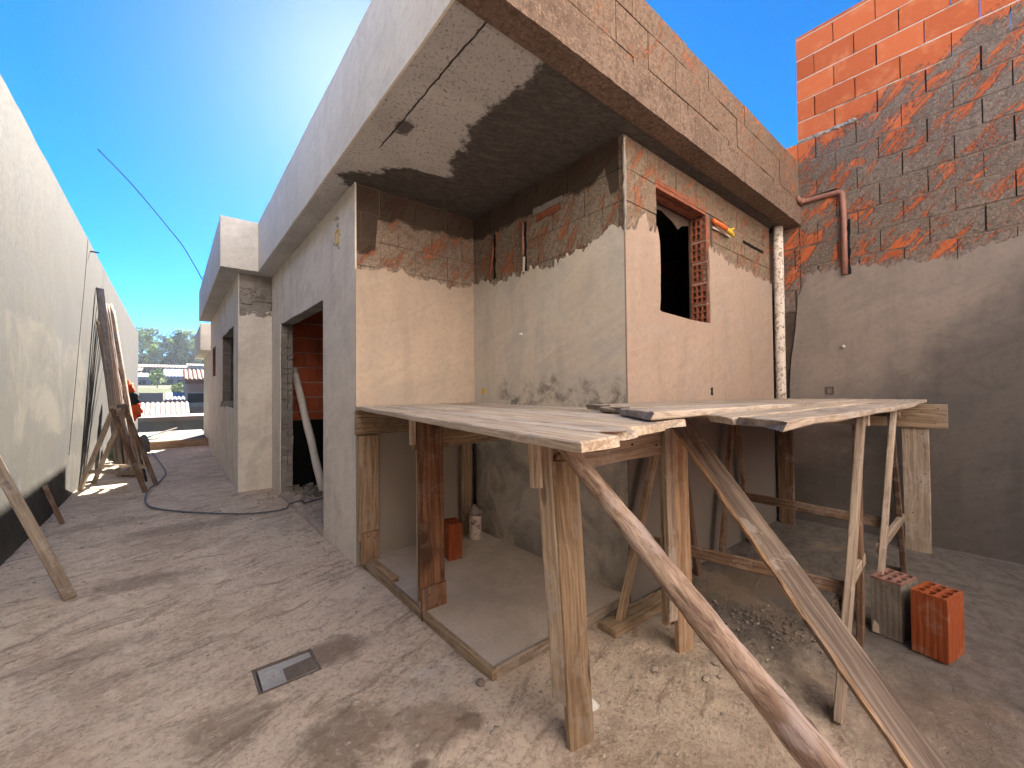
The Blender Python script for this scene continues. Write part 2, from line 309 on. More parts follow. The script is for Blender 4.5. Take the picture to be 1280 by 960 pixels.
M['w_tan'] = wood('tan_wood', (0.42, 0.32, 0.22), (0.26, 0.185, 0.12), cement=0.3, stain=(0.12, 0.085, 0.06), stain_amt=0.4)
M['w_orange'] = wood('orange_pine_wood', (0.43, 0.305, 0.20), (0.27, 0.175, 0.11), cement=0.15, stain=(0.11, 0.07, 0.045), stain_amt=0.4)
M['w_red'] = wood('reddish_stained_wood', (0.25, 0.135, 0.08), (0.13, 0.07, 0.045), cement=0.12, stain=(0.045, 0.03, 0.025), stain_amt=0.85)
M['w_grey'] = wood('greyed_wood', (0.37, 0.31, 0.25), (0.24, 0.195, 0.155), cement=0.4, stain=(0.14, 0.11, 0.09), stain_amt=0.4)
M['w_dark'] = wood('dark_old_wood', (0.22, 0.145, 0.10), (0.12, 0.078, 0.055), cement=0.25, stain=(0.05, 0.035, 0.03), stain_amt=0.5)
M['w_brace'] = wood('greyed_brace_wood', (0.235, 0.19, 0.16), (0.13, 0.102, 0.085), cement=0.35, stain=(0.13, 0.10, 0.085), stain_amt=0.55)
M['w_log'] = wood('peeled_log_wood', (0.42, 0.295, 0.225), (0.24, 0.155, 0.12), cement=0.45, stain=(0.15, 0.105, 0.095), stain_amt=0.6)
def log_mat():
    k = NB('peeled_log', .9); v = k.obj()
    a = k.noise(k.vmul(v, (1.6, 7, 7)), 2.6, 6, .68, .8); b = k.noise(k.vmul(v, (5, 26, 26)), 2.0, 5, .65, .4); c = k.noise(k.vmul(v, (1.2, 3, 3)), 3.0, 4, .6, .5)
    col = k.mix(k.mr(a, .36, .64), (.20, .135, .105), (.42, .325, .26)); col = k.mix(k.mul(k.mr(c, .5, .62), .7), col, (.40, .345, .335))
    col = k.mix(k.mul(k.mr(b, .52, .66), .6), col, (.10, .065, .055)); col = k.mix(k.mul(k.mr(b, .44, .34), .5), col, (.55, .45, .37))
    kn = k.voro(k.vmul(v, (3, 14, 14)), .8); col = k.mix(k.mul(k.mr(kn, .16, .08), .8), col, (.05, .032, .026))
    return k.done(col, None, k.bump(k.add(a, k.mul(b, .8)), .9, .012))
M['log'] = log_mat()
M['w_darkbrick'] = smeared_brick('light_cut_brick', cover_const(0.3), ((.30, .16, .12), (.24, .13, .10), (.33, .20, .15)), (.30, .26, .22), (.24, .205, .175), seed=9)
def clay_mat():
    k = NB('fired_clay', .88); v = k.obj(); a = k.noise(v, 9, 5, .65, .4); b = k.noise(k.vmul(v, (60, 60, 2)), 2, 4, .6); c = k.noise(v, 45, 5, .7)
    col = k.mix(k.mr(b, .35, .65), (.23, .060, .025), (.31, .088, .037)); col = k.mix(k.mul(k.mr(a, .5, .68), .45), col, (.36, .22, .155)); col = k.mix(k.mul(k.mr(c, .60, .72), .5), col, (.14, .04, .02))
    return k.done(col, None, k.bump(k.add(b, c), .5, .003))
M['clay'] = clay_mat()
M['clay_dull'] = simple('dusty_clay', (0.24, 0.13, 0.105), 0.85, 0.25, 16, 0.3)
M['clay_hole'] = simple('clay_reveal', (0.23, 0.078, 0.045), 0.85, 0.25, 20, 0.3)
M['clay_cem'] = slab_mat('cement_covered_clay', (0.26, 0.235, 0.205), (0.17, 0.15, 0.125), (0.36, 0.33, 0.30))
M['grey_hole'] = simple('grey_block', (0.25, 0.225, 0.21), 0.9, 0.3, 24, 0.4)
M['pvc'] = simple('white_pvc', (0.66, 0.63, 0.58), 0.55, 0.08, 30, 0.1)
M['pipe_brown'] = simple('brown_pvc_pipe', (0.26, 0.13, 0.10), 0.5, 0.15, 12, 0.1)
M['black'] = simple('black_rubber', (0.02, 0.02, 0.022), 0.6, 0.2, 30, 0.1)
M['hose'] = simple('grey_hose', (0.10, 0.105, 0.11), 0.5, 0.15, 30, 0.1)
M['yellow'] = simple('yellow_plastic', (0.55, 0.35, 0.04), 0.45, 0.12, 30, 0.05)
M['orange'] = simple('orange_plastic', (0.55, 0.13, 0.035), 0.5, 0.15, 25, 0.1)
M['steel'] = simple('rusty_steel', (0.05, 0.036, 0.03), 0.8, 0.3, 40, 0.2, spec=.1)
M['lid'] = slab_mat('grey_lid', (0.37, 0.37, 0.375), (0.28, 0.28, 0.285), (0.48, 0.48, 0.485))
M['mud'] = slab_mat('dried_mud', (0.16, 0.135, 0.115), (0.12, 0.10, 0.085), (0.22, 0.19, 0.165))
M['stone'] = simple('rubble_stone', (0.19, 0.165, 0.145), 0.92, 0.4, 8, 0.4)
M['cloth_o'] = simple('orange_cloth', (0.72, 0.10, 0.03), 0.9, 0.2, 12, 0.3)
M['cloth_b'] = simple('black_cloth', (0.025, 0.028, 0.03), 0.9, 0.2, 12, 0.3)
M['sack'] = simple('green_sack', (0.10, 0.17, 0.13), 0.5, 0.5, 18, 0.3)
M['white'] = simple('white_plastic', (0.72, 0.72, 0.70), 0.5, 0.1, 20, 0.1)
def drain_mat():
    k = NB('cement_smeared_pvc', 0.7); o = k.pos()
    v = k.voro(k.vadd(k.vmul(o, (1, 1, 0.75)), (0, 0, 0)), 26); nn = k.noise(o, 22, 5, 0.7, 1.5)
    m = k.mul(k.mr(nn, 0.52, 0.60), 0.9)
    c = k.mix(m, (0.62, 0.56, 0.50), (0.20, 0.155, 0.125))
    c = k.mix(k.mul(k.mr(k.noise(o, 7, 3), 0.5, 0.7), 0.4), c, (0.40, 0.34, 0.29))
    return k.done(c, None, k.bump(k.add(m, v), 0.6, 0.006))
M['drain'] = drain_mat()

# ------------------------------------------------------------------ mesh helper
class MB:
    def __init__(s): s.v = []; s.f = []
    def face(s, pts):
        b = len(s.v); s.v += [tuple(p) for p in pts]; s.f.append(tuple(range(b, b + len(pts))))
    def box(s, x0, x1, y0, y1, z0, z1, jit=0.0, r=rnd):
        b = len(s.v)
        j = lambda: (r.random() - .5) * 2 * jit
        s.v += [(x + j(), y + j(), z + j()) for z in (z0, z1) for x, y in ((x0, y0), (x1, y0), (x1, y1), (x0, y1))]
        for q in ((3, 2, 1, 0), (4, 5, 6, 7), (0, 1, 5, 4), (1, 2, 6, 5), (2, 3, 7, 6), (3, 0, 4, 7)): s.f.append(tuple(b + i for i in q))
    def panel(s, O, U, W, N, outer, holes=(), d0=0.0, d1=-0.02, back=True):
        """polygon (u, w) with holes, extruded from O+N*d0 (front) to O+N*d1"""
        O, U, W, N = V(O), V(U), V(W), V(N)
        def area(l): return sum(l[i][0] * l[(i + 1) % len(l)][1] - l[(i + 1) % len(l)][0] * l[i][1] for i in range(len(l)))
        loops = []
        for i, l in enumerate([outer] + list(holes)):
            l = list(l); a = area(l)
            if (i == 0 and a < 0) or (i > 0 and a > 0): l.reverse()
            loops.append(l)
        tri = tessellate_polygon([[V((a, b, 0)) for a, b in l] for l in loops])
        flat = [p for l in loops for p in l]
        hand = U.cross(W).dot(N) > 0
        def put(d, flip):
            b = len(s.v); s.v += [tuple(O + U * a + W * c + N * d) for a, c in flat]
            for t in tri:
                pa, pb, pc = [flat[i] for i in t]
                ar = (pb[0] - pa[0]) * (pc[1] - pa[1]) - (pc[0] - pa[0]) * (pb[1] - pa[1])
                if abs(ar) < 1e-12: continue
                q = t if ar > 0 else (t[0], t[2], t[1])
                if (not hand) != flip: q = (q[0], q[2], q[1])
                s.f.append(tuple(b + i for i in q))
            return b
        b0 = put(d0, False); b1 = put(d1, True) if back else None
        if b1 is None:
            b1 = len(s.v); s.v += [tuple(O + U * a + W * c + N * d1) for a, c in flat]
        k = 0
        for l in loops:
            n = len(l)
            for i in range(n):
                a, b = k + i, k + (i + 1) % n
                q = (b0 + a, b1 + a, b1 + b, b0 + b)
                s.f.append(q if hand else q[::-1])
            k += n
    def tube(s, path, rad, seg=10, cap=True, wob=0.0, r=rnd):
        path = [V(p) for p in path]; n = len(path); rads = rad if isinstance(rad, (list, tuple)) else [rad] * n
        b = len(s.v); ref = V((0, 0, 1))
        t0 = (path[1] - path[0]).normalized()
        if abs(t0.dot(ref)) > 0.9: ref = V((1, 0, 0))
        for i, p in enumerate(path):
            t = (path[min(i + 1, n - 1)] - path[max(i - 1, 0)]).normalized()
            a = t.cross(ref); 
            if a.length < 1e-4: a = t.orthogonal()
            a.normalize(); c = t.cross(a).normalized()
            for k in range(seg):
                th = 2 * math.pi * k / seg; q = rads[i] * (1 + (r.random() - .5) * 2 * wob)
                s.v.append(tuple(p + (a * math.cos(th) + c * math.sin(th)) * q))
        for i in range(n - 1):
            for k in range(seg):
                k2 = (k + 1) % seg
                s.f.append((b + i * seg + k, b + i * seg + k2, b + (i + 1) * seg + k2, b + (i + 1) * seg + k))
        if cap:
            s.f.append(tuple(b + k for k in range(seg))[::-1]); s.f.append(tuple(b + (n - 1) * seg + k for k in range(seg)))
    def build(s, name, mat, parent=None, loc=None, smooth=False, mw=None):
        me = bpy.data.meshes.new(name)
        L = V((0, 0, 0))
        if mw is None:
            L = V(loc) if loc is not None else (parent_loc(parent) if parent else V((0, 0, 0)))
            me.from_pydata([tuple(V(p) - L) for p in s.v], [], s.f)
        else: me.from_pydata(s.v, [], s.f)
        bm = bmesh.new(); bm.from_mesh(me); bmesh.ops.recalc_face_normals(bm, faces=bm.faces); bm.to_mesh(me); bm.free()
        me.validate()
        me.materials.append(mat)
        if smooth: me.polygons.foreach_set('use_smooth', [True] * len(me.polygons))
        o = bpy.data.objects.new(name, me); COL.objects.link(o)
        P = parent_loc(parent) if parent else V((0, 0, 0))
        if parent: o.parent = parent
        if mw is None: o.location = L - P
        else: o.matrix_basis = Matrix.Translation(-P) @ mw
        return o

def parent_loc(o):
    l = V((0, 0, 0))
    while o is not None: l = l + o.matrix_basis.translation; o = o.parent
    return l
def thing(name, loc, label, cat, group=None):
    o = bpy.data.objects.new(name, None); o.empty_display_size = 0.1; COL.objects.link(o); o.location = loc
    o['kind'] = 'thing'
    return tag(o, label, cat, group)
def tag(o, label, cat, group=None):
    o['label'] = label; o['category'] = cat
    if group: o['group'] = group
    return o
def struct(o, kind='structure'): o['kind'] = kind; return o
def jag(pts, step=0.014, amp=0.020, spike=0.045, sd=1):
    r = random.Random(sd); out = []
    for (a, b) in zip(pts[:-1], pts[1:]):
        L = math.hypot(b[0] - a[0], b[1] - a[1]); n = max(1, int(L / step))
        for i in range(n):
            t = i / n; u = a[0] + (b[0] - a[0]) * t; w = a[1] + (b[1] - a[1]) * t
            w += amp * 2.2 * mnoise.noise(V((u * 9, sd * 3.3, w * 3))) + amp * 1.3 * mnoise.noise(V((u * 34, sd * 1.3, 2))) + (r.random() - .5) * amp * 0.7
            if r.random() < 0.30: w += spike * (r.random() * 1.2 - 0.35)
            out.append((u, w))
    out.append(pts[-1]); return out
def rough_rect(u0, u1, w0, w1, amp=0.008, step=0.05, sd=1, bottom=True):
    r = random.Random(sd); out = []
    c = [(u0, w0), (u1, w0), (u1, w1), (u0, w1)]
    for i in range(4):
        a, b = c[i], c[(i + 1) % 4]; L = math.hypot(b[0] - a[0], b[1] - a[1]); n = max(1, int(L / step))
        for k in range(n):
            t = k / n; out.append((a[0] + (b[0] - a[0]) * t + (r.random() - .5) * 2 * amp, a[1] + (b[1] - a[1]) * t + (r.random() - .5) * 2 * amp * (0 if (i == 0 and not bottom) else 1)))
    return out
def bricks(mb, along, face, inward, u0, u1, w0, w1, thick=0.04, skip=None, course=0.207, length=0.305, gap=0.006, mort=0.006, off=0.0, sd=1, cut=None):
    """lay individual blocks; along 'x' or 'y', face = coordinate of outer plane, inward = +1/-1 direction into the wall"""
    r = random.Random(sd); row = 0; w = w0 - (w0 % course)
    while w < w1:
        a = max(w + mort / 2, w0); b = min(w + course - mort / 2, w1)
        if b - a > 0.02:
            u = u0 - 1.0 + off + (0.5 * length if int(round(w / course)) % 2 else 0) ; u = u0 - ((u0 - u) % length)
            while u < u1:
                g = gap * (0.5 + r.random())
                c, d = max(u + g / 2, u0), min(u + length - g / 2, u1)
                if d - c > 0.015 and not (skip and skip((c + d) / 2, (a + b) / 2, c, d, a, b)):
                    dep = (r.random() - .5) * 0.006
                    f0, f1 = sorted((face + dep + 0.003, face + inward * thick))
                    if inward < 0: f0, f1 = sorted((face + dep - 0.003, face + inward * thick))
                    if along == 'x': mb.box(c, d, f0, f1, a, b, 0.0015, r)
                    else: mb.box(f0, f1, c, d, a, b, 0.0015, r)
                u += length
        w += course
def board(name, A, B, w, t, mat, parent=None, hint=(0, 0, 1), seg=8, wob=0.0025, bow=0.0, sd=None, skew0=0.0, skew1=0.0, broken=0.0, roll=0.0):
    """a sawn board from A to B; hint ~ direction of its thickness normal. Local x runs along the board"""
    A, B = V(A), V(B); X = (B - A); L = X.length; X.normalize(); Z = V(hint) - X * V(hint).dot(X); Z.normalize(); Y = Z.cross(X)
    if roll: q = Matrix.Rotation(roll, 3, X); Y = q @ Y; Z = q @ Z
    mw = Matrix(((X.x, Y.x, Z.x, A.x), (X.y, Y.y, Z.y, A.y), (X.z, Y.z, Z.z, A.z), (0, 0, 0, 1)))
    r = random.Random(sd if sd is not None else rnd.random())
    seg = max(seg, int(L / 0.12)); hw, ht = w / 2, t / 2; c = min(0.004, t * 0.2, w * 0.2)
    nw = max(1, int(w / 0.04))
    top = [(-hw + c + (w - 2 * c) * i / nw, ht) for i in range(nw + 1)]; bot = [(p[0], -ht) for p in reversed(top)]
    prof = [(-hw, -ht + c), (-hw, ht - c)] + top + [(hw, ht - c), (hw, -ht + c)] + bot
    n = len(prof); mb = MB(); e1 = r.random() * 9; 
    bk0 = [broken * (r.random()) for _ in range(n)]; bk1 = [broken * (r.random()) for _ in range(n)]
    for i in range(seg + 1):
        u = i / seg; sx = u * L
        by = bow * math.sin(math.pi * u); ew = wob * 1.6 * mnoise.noise(V((sx * 3, e1, 0))); ew2 = wob * 1.6 * mnoise.noise(V((sx * 3, e1 + 5, 0)))
        for k, (py, pz) in enumerate(prof):
            x = sx
            if i == 0: x += skew0 * (py / w) + bk0[k if pz > 0 else n - 1 - k if False else k]
            if i == seg: x += skew1 * (py / w) - bk1[k]
            mb.v.append((x, py + (ew if py < 0 else ew2) + (r.random() - .5) * wob * 0.5, pz + by + (r.random() - .5) * wob * 0.35 + wob * mnoise.noise(V((sx * 2, e1 + 11, py * 4)))))
    for i in range(seg):
        for k in range(n):
            k2 = (k + 1) % n; mb.f.append((i * n + k, i * n + k2, (i + 1) * n + k2, (i + 1) * n + k))
    mb.f.append(tuple(range(n))); mb.f.append(tuple(seg * n + k for k in range(n))[::-1])
    return mb.build(name, mat, parent, mw=mw)
def pole(name, A, B, r0, r1, mat, parent=None, seg=10, n=14, wob=0.05, bend=0.0, sd=1):
    A, B = V(A), V(B); X = (B - A); L = X.length; X.normalize(); Y = X.orthogonal().normalized(); Z = X.cross(Y)
    mw = Matrix(((X.x, Y.x, Z.x, A.x), (X.y, Y.y, Z.y, A.y), (X.z, Y.z, Z.z, A.z), (0, 0, 0, 1)))
    r = random.Random(sd); mb = MB(); pts, rad = [], []
    for i in range(n + 1):
        u = i / n; pts.append((u * L, bend * math.sin(math.pi * u) + 0.08 * r0 * mnoise.noise(V((u * 6, sd, 0))) * 2, 0.16 * r0 * mnoise.noise(V((u * 6, sd + 7, 0)))))
        rad.append((r0 + (r1 - r0) * u) * (1 + 0.10 * mnoise.noise(V((u * 9, sd, 3)))))
    mb.tube(pts, rad, seg, True, wob, r)
    return mb.build(name, mat, parent, mw=mw, smooth=True)

# ------------------------------------------------------------------ measured planes (metres)
XL, YC, XA, YB, XR, XW = 1.075, 3.144, 2.155, 1.495, 4.80, -1.0
ZS, ZT = 2.905, 3.545
CO = 0.012   # render thickness
ex, ey, ez = (1, 0, 0), (0, 1, 0), (0, 0, 1)

# ------------------------------------------------------------------ ground
def build_ground():
    bm = bmesh.new(); x0, x1, y0, y1 = -1.3, 5.2, -8.0, 18.0
    def axis(a, b, fa, fb, fine, coarse):
        v = [a]
        while v[-1] < b - 1e-6:
            st = fine if fa - 1e-6 <= v[-1] < fb - 1e-6 else coarse; v.append(round(v[-1] + st, 4))
        return v
    xs = axis(x0, x1, -1.3, 3.2, 0.05, 0.1); ys = axis(y0, y1, 0.0, 8.0, 0.05, 0.25)
    g = {}
    for i, x in enumerate(xs):
        for j, y in enumerate(ys):
            z = 0.013 * mnoise.noise(V((x * 1.6, y * 1.6, 0))) + 0.009 * mnoise.noise(V((x * 5, y * 6, 1))) + 0.004 * mnoise.noise(V((x * 15, y * 15, 2)))
            if 0.24 < x < 0.61 and 2.04 < y < 2.36: z *= 0.15
            g[i, j] = bm.verts.new((x, y, z - 0.004))
    for i in range(len(xs) - 1):
        for j in range(len(ys) - 1):
            cx, cy = (xs[i] + xs[i + 1]) / 2, (ys[j] + ys[j + 1]) / 2
            if 0.3 < cx < 0.55 and 2.1 < cy < 2.3: continue
            bm.faces.new((g[i, j], g[i + 1, j], g[i + 1, j + 1], g[i, j + 1]))
    me = bpy.data.meshes.new('ground'); bm.to_mesh(me); bm.free(); me.materials.append(M['ground'])
    me.polygons.foreach_set('use_smooth', [True] * len(me.polygons))
    o = bpy.data.objects.new('ground', me); COL.objects.link(o); struct(o)
build_ground()

# porch slab (raised 5 cm, filled in the corner of the house) and its light shutter board edge
mb = MB(); mb.box(1.135, XA - 0.001, 1.53, YC - 0.001, -0.05, 0.045); struct(mb.build('porch_slab', M['porch']))
e = thing('edge_board', (1.12, 2.3, 0), 'pale timber edge strip framing the porch slab beside the passage floor', 'board', 'edge strips of the porch slab')
board('edge_strip', (1.122, 3.14, 0.022), (1.122, 1.50, 0.022), 0.055, 0.026, M['w_tan'], e, hint=(1, 0, 0), sd=5)
e = thing('edge_board', (1.6, 1.515, 0), 'dark timber edge strip closing the front of the porch slab', 'board', 'edge strips of the porch slab')
board('edge_strip', (1.137, 1.516, 0.022), (2.15, 1.516, 0.022), 0.055, 0.026, M['w_grey'], e, hint=(0, -1, 0), sd=6)

# inspection cover let into the yard
e = thing('drain_cover', (0.425, 2.2, -0.05), 'small square grey drain cover sunk in the yard floor', 'drain cover')
mb = MB()
for a in ((0.296, 0.308, 2.096, 2.304), (0.542, 0.554, 2.096, 2.304), (0.308, 0.542, 2.096, 2.108), (0.308, 0.542, 2.292, 2.304)): mb.box(*a, -0.06, -0.002)
mb.build('frame', M['mud'], e)
mb = MB(); mb.box(0.309, 0.541, 2.109, 2.291, -0.07, -0.05); mb.build('pit_floor', M['tar'], e)
mb = MB(); mb.box(0.316, 0.541, 2.109, 2.280, -0.03, -0.004, 0.001); mb.build('lid', M['lid'], e)
mb = MB(); mb.box(0.412, 0.536, 2.114, 2.215, -0.008, 0.002, 0.003); mb.build('dried_mud_patch', M['mud'], e)

# ------------------------------------------------------------------ the house
H = thing('unfinished_house', (2.5, 5.0, 0), 'unfinished grey cement house with deep roof overhang, scratch coat and open door', 'house')
def part(mb, name, mat, parent=H, smooth=False): return mb.build(name, mat, parent, smooth=smooth)

# -- wall facing the yard, beside the corner (plane YC)
top = jag([(XL, 2.250), (1.2, 2.262), (1.45, 2.272), (1.7, 2.255), (1.9, 2.235), (XA, 2.275)], sd=3)
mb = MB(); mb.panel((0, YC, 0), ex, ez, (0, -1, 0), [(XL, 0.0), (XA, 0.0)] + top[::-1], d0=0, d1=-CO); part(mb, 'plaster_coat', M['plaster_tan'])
mb = MB(); bricks(mb, 'x', YC + CO, 1, XL + CO, XA + CO, 2.07, ZS - .002, off=0.12, sd=11); part(mb, 'brickwork', M['brick_yc'])
mb = MB(); mb.box(XL + CO + .01, XA + .05, YC + CO + .009, YC + .16, 0, ZS - .003); part(mb, 'wall', M['jointcore'])
# -- wall facing the passage (plane XA)
tp = [(1.495, 2.30), (1.56, 2.335), (1.62, 2.33), (1.70, 2.30), (1.80, 2.27), (1.9, 2.245), (2.13, 2.195), (2.4, 2.225), (2.592, 2.245), (2.8, 2.235), (3.143, 2.285)]
top = jag(tp, sd=4)
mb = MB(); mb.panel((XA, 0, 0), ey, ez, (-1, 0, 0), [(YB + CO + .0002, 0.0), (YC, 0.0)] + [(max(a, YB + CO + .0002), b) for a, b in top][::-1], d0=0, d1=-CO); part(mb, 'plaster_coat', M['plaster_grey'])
chase = [(2.815, 2.865, 2.30, 2.66), (2.425, 2.455, 2.22, 2.66)]
slot = (2.04, 2.31, 2.615, 2.66)
def skip_xa(cu, cw, c, d, a, b): return False
mb = MB(); bricks(mb, 'y', XA + CO, 1, YB + CO + .045, YC + .03, 2.07, ZS - .002, off=0.06, sd=12); part(mb, 'brickwork', M['brick_xa'])
mb = MB(); mb.box(XA + CO + .009, XA + .16, YB + .06, YC + .1, 0, ZS - .003); part(mb, 'wall', M['jointcore'])
# -- window wall (plane YB)
win = [(2.535, 1.835), (2.56, 1.826), (2.66, 1.823), (2.80, 1.817), (2.95, 1.812), (3.1, 1.812), (3.268, 1.815), (3.272, 1.95), (3.262, 2.1), (3.27, 2.25), (3.258, 2.4), (3.262, 2.55), (3.255, 2.66), (3.24, 2.678),
       (3.1, 2.682), (2.95, 2.69), (2.8, 2.686), (2.66, 2.692), (2.54, 2.688), (2.532, 2.6), (2.538, 2.45), (2.53, 2.36), (2.548, 2.3), (2.552, 2.15), (2.548, 2.0), (2.545, 1.9)]
tp = jag([(XA, 2.29), (2.25, 2.30), (2.33, 2.40), (2.37, 2.45), (2.42, 2.36), (2.5, 2.37), (2.531, 2.36)], sd=6)
tp2 = jag([(3.262, 2.385), (3.4, 2.42), (3.6, 2.36), (3.8, 2.34), (4.1, 2.35), (4.35, 2.33), (4.597, 2.335)], sd=8)
left_edge = [(2.531, 2.36), (2.548, 2.3), (2.552, 2.15), (2.548, 2.0), (2.545, 1.9), (2.535, 1.835)]
low = [(2.56, 1.826), (2.66, 1.823), (2.80, 1.817), (2.95, 1.812), (3.1, 1.812), (3.268, 1.815)]
right_edge = [(3.272, 1.95), (3.262, 2.1), (3.27, 2.25)]
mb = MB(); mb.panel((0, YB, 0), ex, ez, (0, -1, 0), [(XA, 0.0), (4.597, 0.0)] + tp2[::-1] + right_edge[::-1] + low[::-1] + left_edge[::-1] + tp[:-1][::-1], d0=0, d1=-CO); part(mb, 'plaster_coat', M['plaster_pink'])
def skip_yb(cu, cw, c, d, a, b): return d > 2.54 and c < 3.26 and b > 1.82 and a < 2.685
mb = MB(); 
bricks(mb, 'x', YB + CO, 1, XA + CO, 2.533, 2.07, ZS - .002, off=0.2, sd=13); bricks(mb, 'x', YB + CO, 1, 2.5335, 3.262, 2.69, ZS - .002, off=0.2, sd=14)
bricks(mb, 'x', YB + CO, 1, 3.2625, 4.6, 2.07, ZS - .002, off=0.2, sd=15); part(mb, 'brickwork', M['brick_yb'])
mb = MB(); mb.panel((0, YB, 0), ex, ez, (0, -1, 0), [(XA + CO + .03, 0), (4.6, 0), (4.6, ZS - .003), (XA + CO + .03, ZS - .003)], [[(2.525, 1.80), (3.28, 1.80), (3.28, 2.70), (2.525, 2.70)]], d0=-CO - .009, d1=-.15); part(mb, 'wall', M['jointcore'])
# mortar run on the outside corner
mb = MB(); mb.tube([(XA + .004, YB + .004, 2.26 + .05 * i) for i in range(13)], [0.006 + 0.007 * rnd.random() for i in range(13)], 6, True, 0.4); part(mb, 'corner_mortar', M['masonry'])

# -- window opening: hollow clay block ends showing in the reveal
W_ = thing('window', (2.9, YB, 1.8), '', ''); 
for q in ('label', 'category', 'kind'): del W_[q]
W_.parent = H; W_.location = V((2.9, YB, 1.8)) - V(H.location)
def hollow_panel(O, U, Wv, N, du, dw, cols, rows, wall=0.012, depth=0.06, jitter=0.002, sd=1):
    r = random.Random(sd); mb = MB(); cu = (du - wall) / cols; cw = (dw - wall) / rows; holes = []
    for i in range(cols):
        for j in range(rows):
            a, b = wall + cu * i, cu * (i + 1); c, d = wall + cw * j, cw * (j + 1); ch = min(b - a, d - c) * 0.22
            jj = lambda: (r.random() - .5) * 2 * jitter
            holes.append([(a + ch + jj(), c + jj()), (b - ch + jj(), c + jj()), (b + jj(), c + ch + jj()), (b + jj(), d - ch + jj()), (b - ch + jj(), d + jj()), (a + ch + jj(), d + jj()), (a + jj(), d - ch + jj()), (a + jj(), c + ch + jj())])
    mb.panel(O, U, Wv, N, [(0, 0), (du, 0), (du, dw), (0, dw)], holes, 0, -depth)
    return mb
zz = 1.812
for i in range(5):
    h = 0.168 if i < 4 else 0.19
    hollow_panel((3.258 + rnd.uniform(-.006, .006), YB + 0.016, zz), ey, ez, (-1, 0, 0), 0.128, h - 0.012, 3, 3, sd=20 + i, depth=0.05).build('hollow_block', M['clay_hole'], W_)
    zz += h
mb = MB(); mb.box(3.318, 3.36, YB + .016, YB + .15, 1.80, 2.70); mb.box(3.255, 3.36, YB + .1451, YB + .16, 1.8, 2.7); mb.build('reveal_backing', M['darkcore'], W_)
for i in range(4):
    z = 1.812 + 0.168 * (i + 1) - 0.012; mb = MB(); mb.box(3.262, 3.31, YB + 0.018, YB + .142, z, z + 0.012, 0.002); mb.build('mortar_bed', M['mortar'], W_)
mb = MB()   # ridged underside of the lintel block
for i in range(4):
    y = YB + 0.016 + i * 0.033; mb.box(2.53, 3.25, y, y + 0.024, 2.672 + 0.006 * (i % 2), 2.72, 0.002)
mb.box(2.53, 3.25, YB + .012, YB + .15, 2.70, 2.73); mb.build('lintel_block', M['clay_hole'], W_)
mb = MB(); mb.panel((2.58, YB, 0), ex, ez, (0, -1, 0), [(-0.05, 1.81), (0.0, 1.81), (0.02, 2.0), (0.0, 2.3), (0.015, 2.55), (0.13, 2.63), (0.25, 2.645), (0.42, 2.60), (0.50, 2.56), (0.56, 2.60), (0.67, 2.63), (0.67, 2.72), (-0.05, 2.72)], d0=-0.155, d1=-.165); mb.build('inner_lining', M['darkcore'], W_)
mb = MB(); mb.box(2.535, 3.26, YB + .014, YB + .15, 1.80, 1.815); mb.build('sill', M['mortar'], W_)

# -- passage-side wall with the door opening (plane XL)
dY0, dY1, dZ = 4.012, 5.95, 2.165
hole = [(dY0, 0.0)] + [(dY0 + rnd.uniform(-.004, .004), 0.25 * i) for i in range(1, 9)] + [(dY0 + 0.3 * i, dZ + rnd.uniform(-.012, .012)) for i in range(0, 7)] + [(dY1 + rnd.uniform(-.015, .015), dZ + .03 - 0.18 * i) for i in range(0, 12)] + [(dY1, 0.0)]
outer = [(YC + CO + .0002, 0.0)] + hole + [(6.5, 0.0), (6.5, ZS - .001), (YC + CO + .0002, ZS - .001)]
mb = MB(); mb.panel((XL, 0, 0), ey, ez, (-1, 0, 0), outer, d0=0, d1=-CO); part(mb, 'plaster_coat', M['plaster_pale'])
hole2 = [(dY0 + .006, -0.02)] + [(dY0 + .006, dZ - .01)] + [(dY1 - .02, dZ + .015)] + [(dY1 - .02 + rnd.uniform(-.012, .012), dZ - 0.09 * i) for i in range(0, 24)] + [(dY1 - .02, -0.02)]
mb = MB(); mb.panel((XL, 0, 0), ey, ez, (-1, 0, 0), [(YC + .06, -0.02)] + hole2 + [(6.7, -0.02), (6.7, ZS - .002), (YC + .06, ZS - .002)], d0=-CO - .0005, d1=-.14); part(mb, 'wall', M['masonry'])
# rough far jamb: broken block faces
DR = []
mb = MB(); z = 0.02
r_ = random.Random(4)
while z < dZ - 0.03:
    h = r_.choice((0.06, 0.09, 0.12, 0.19)); h = min(h, dZ - z - .01)
    for (a, b) in ((XL + .014, XL + .075), (XL + .08, XL + .136)):
        d = r_.uniform(0.02, 0.05); mb.box(a, b, dY1 - .02 - d, dY1 - .005, z + .003, z + h - .006, 0.007, r_)
    z += h
part(mb, 'door_jamb', M['masonry'])
mb = MB(); r_ = random.Random(9)
for i in range(46):
    y = r_.uniform(4.03, 5.92); s = r_.uniform(0.02, 0.06); x = XL + r_.uniform(-0.03, 0.09); mb.box(x, x + s, y, y + s * 1.3, -0.01, r_.uniform(0.02, 0.06), 0.012, r_)
mb.box(XL - .01, XL + .05, 4.02, 5.93, -0.02, 0.035, 0.008); part(mb, 'threshold', M['mortar'])
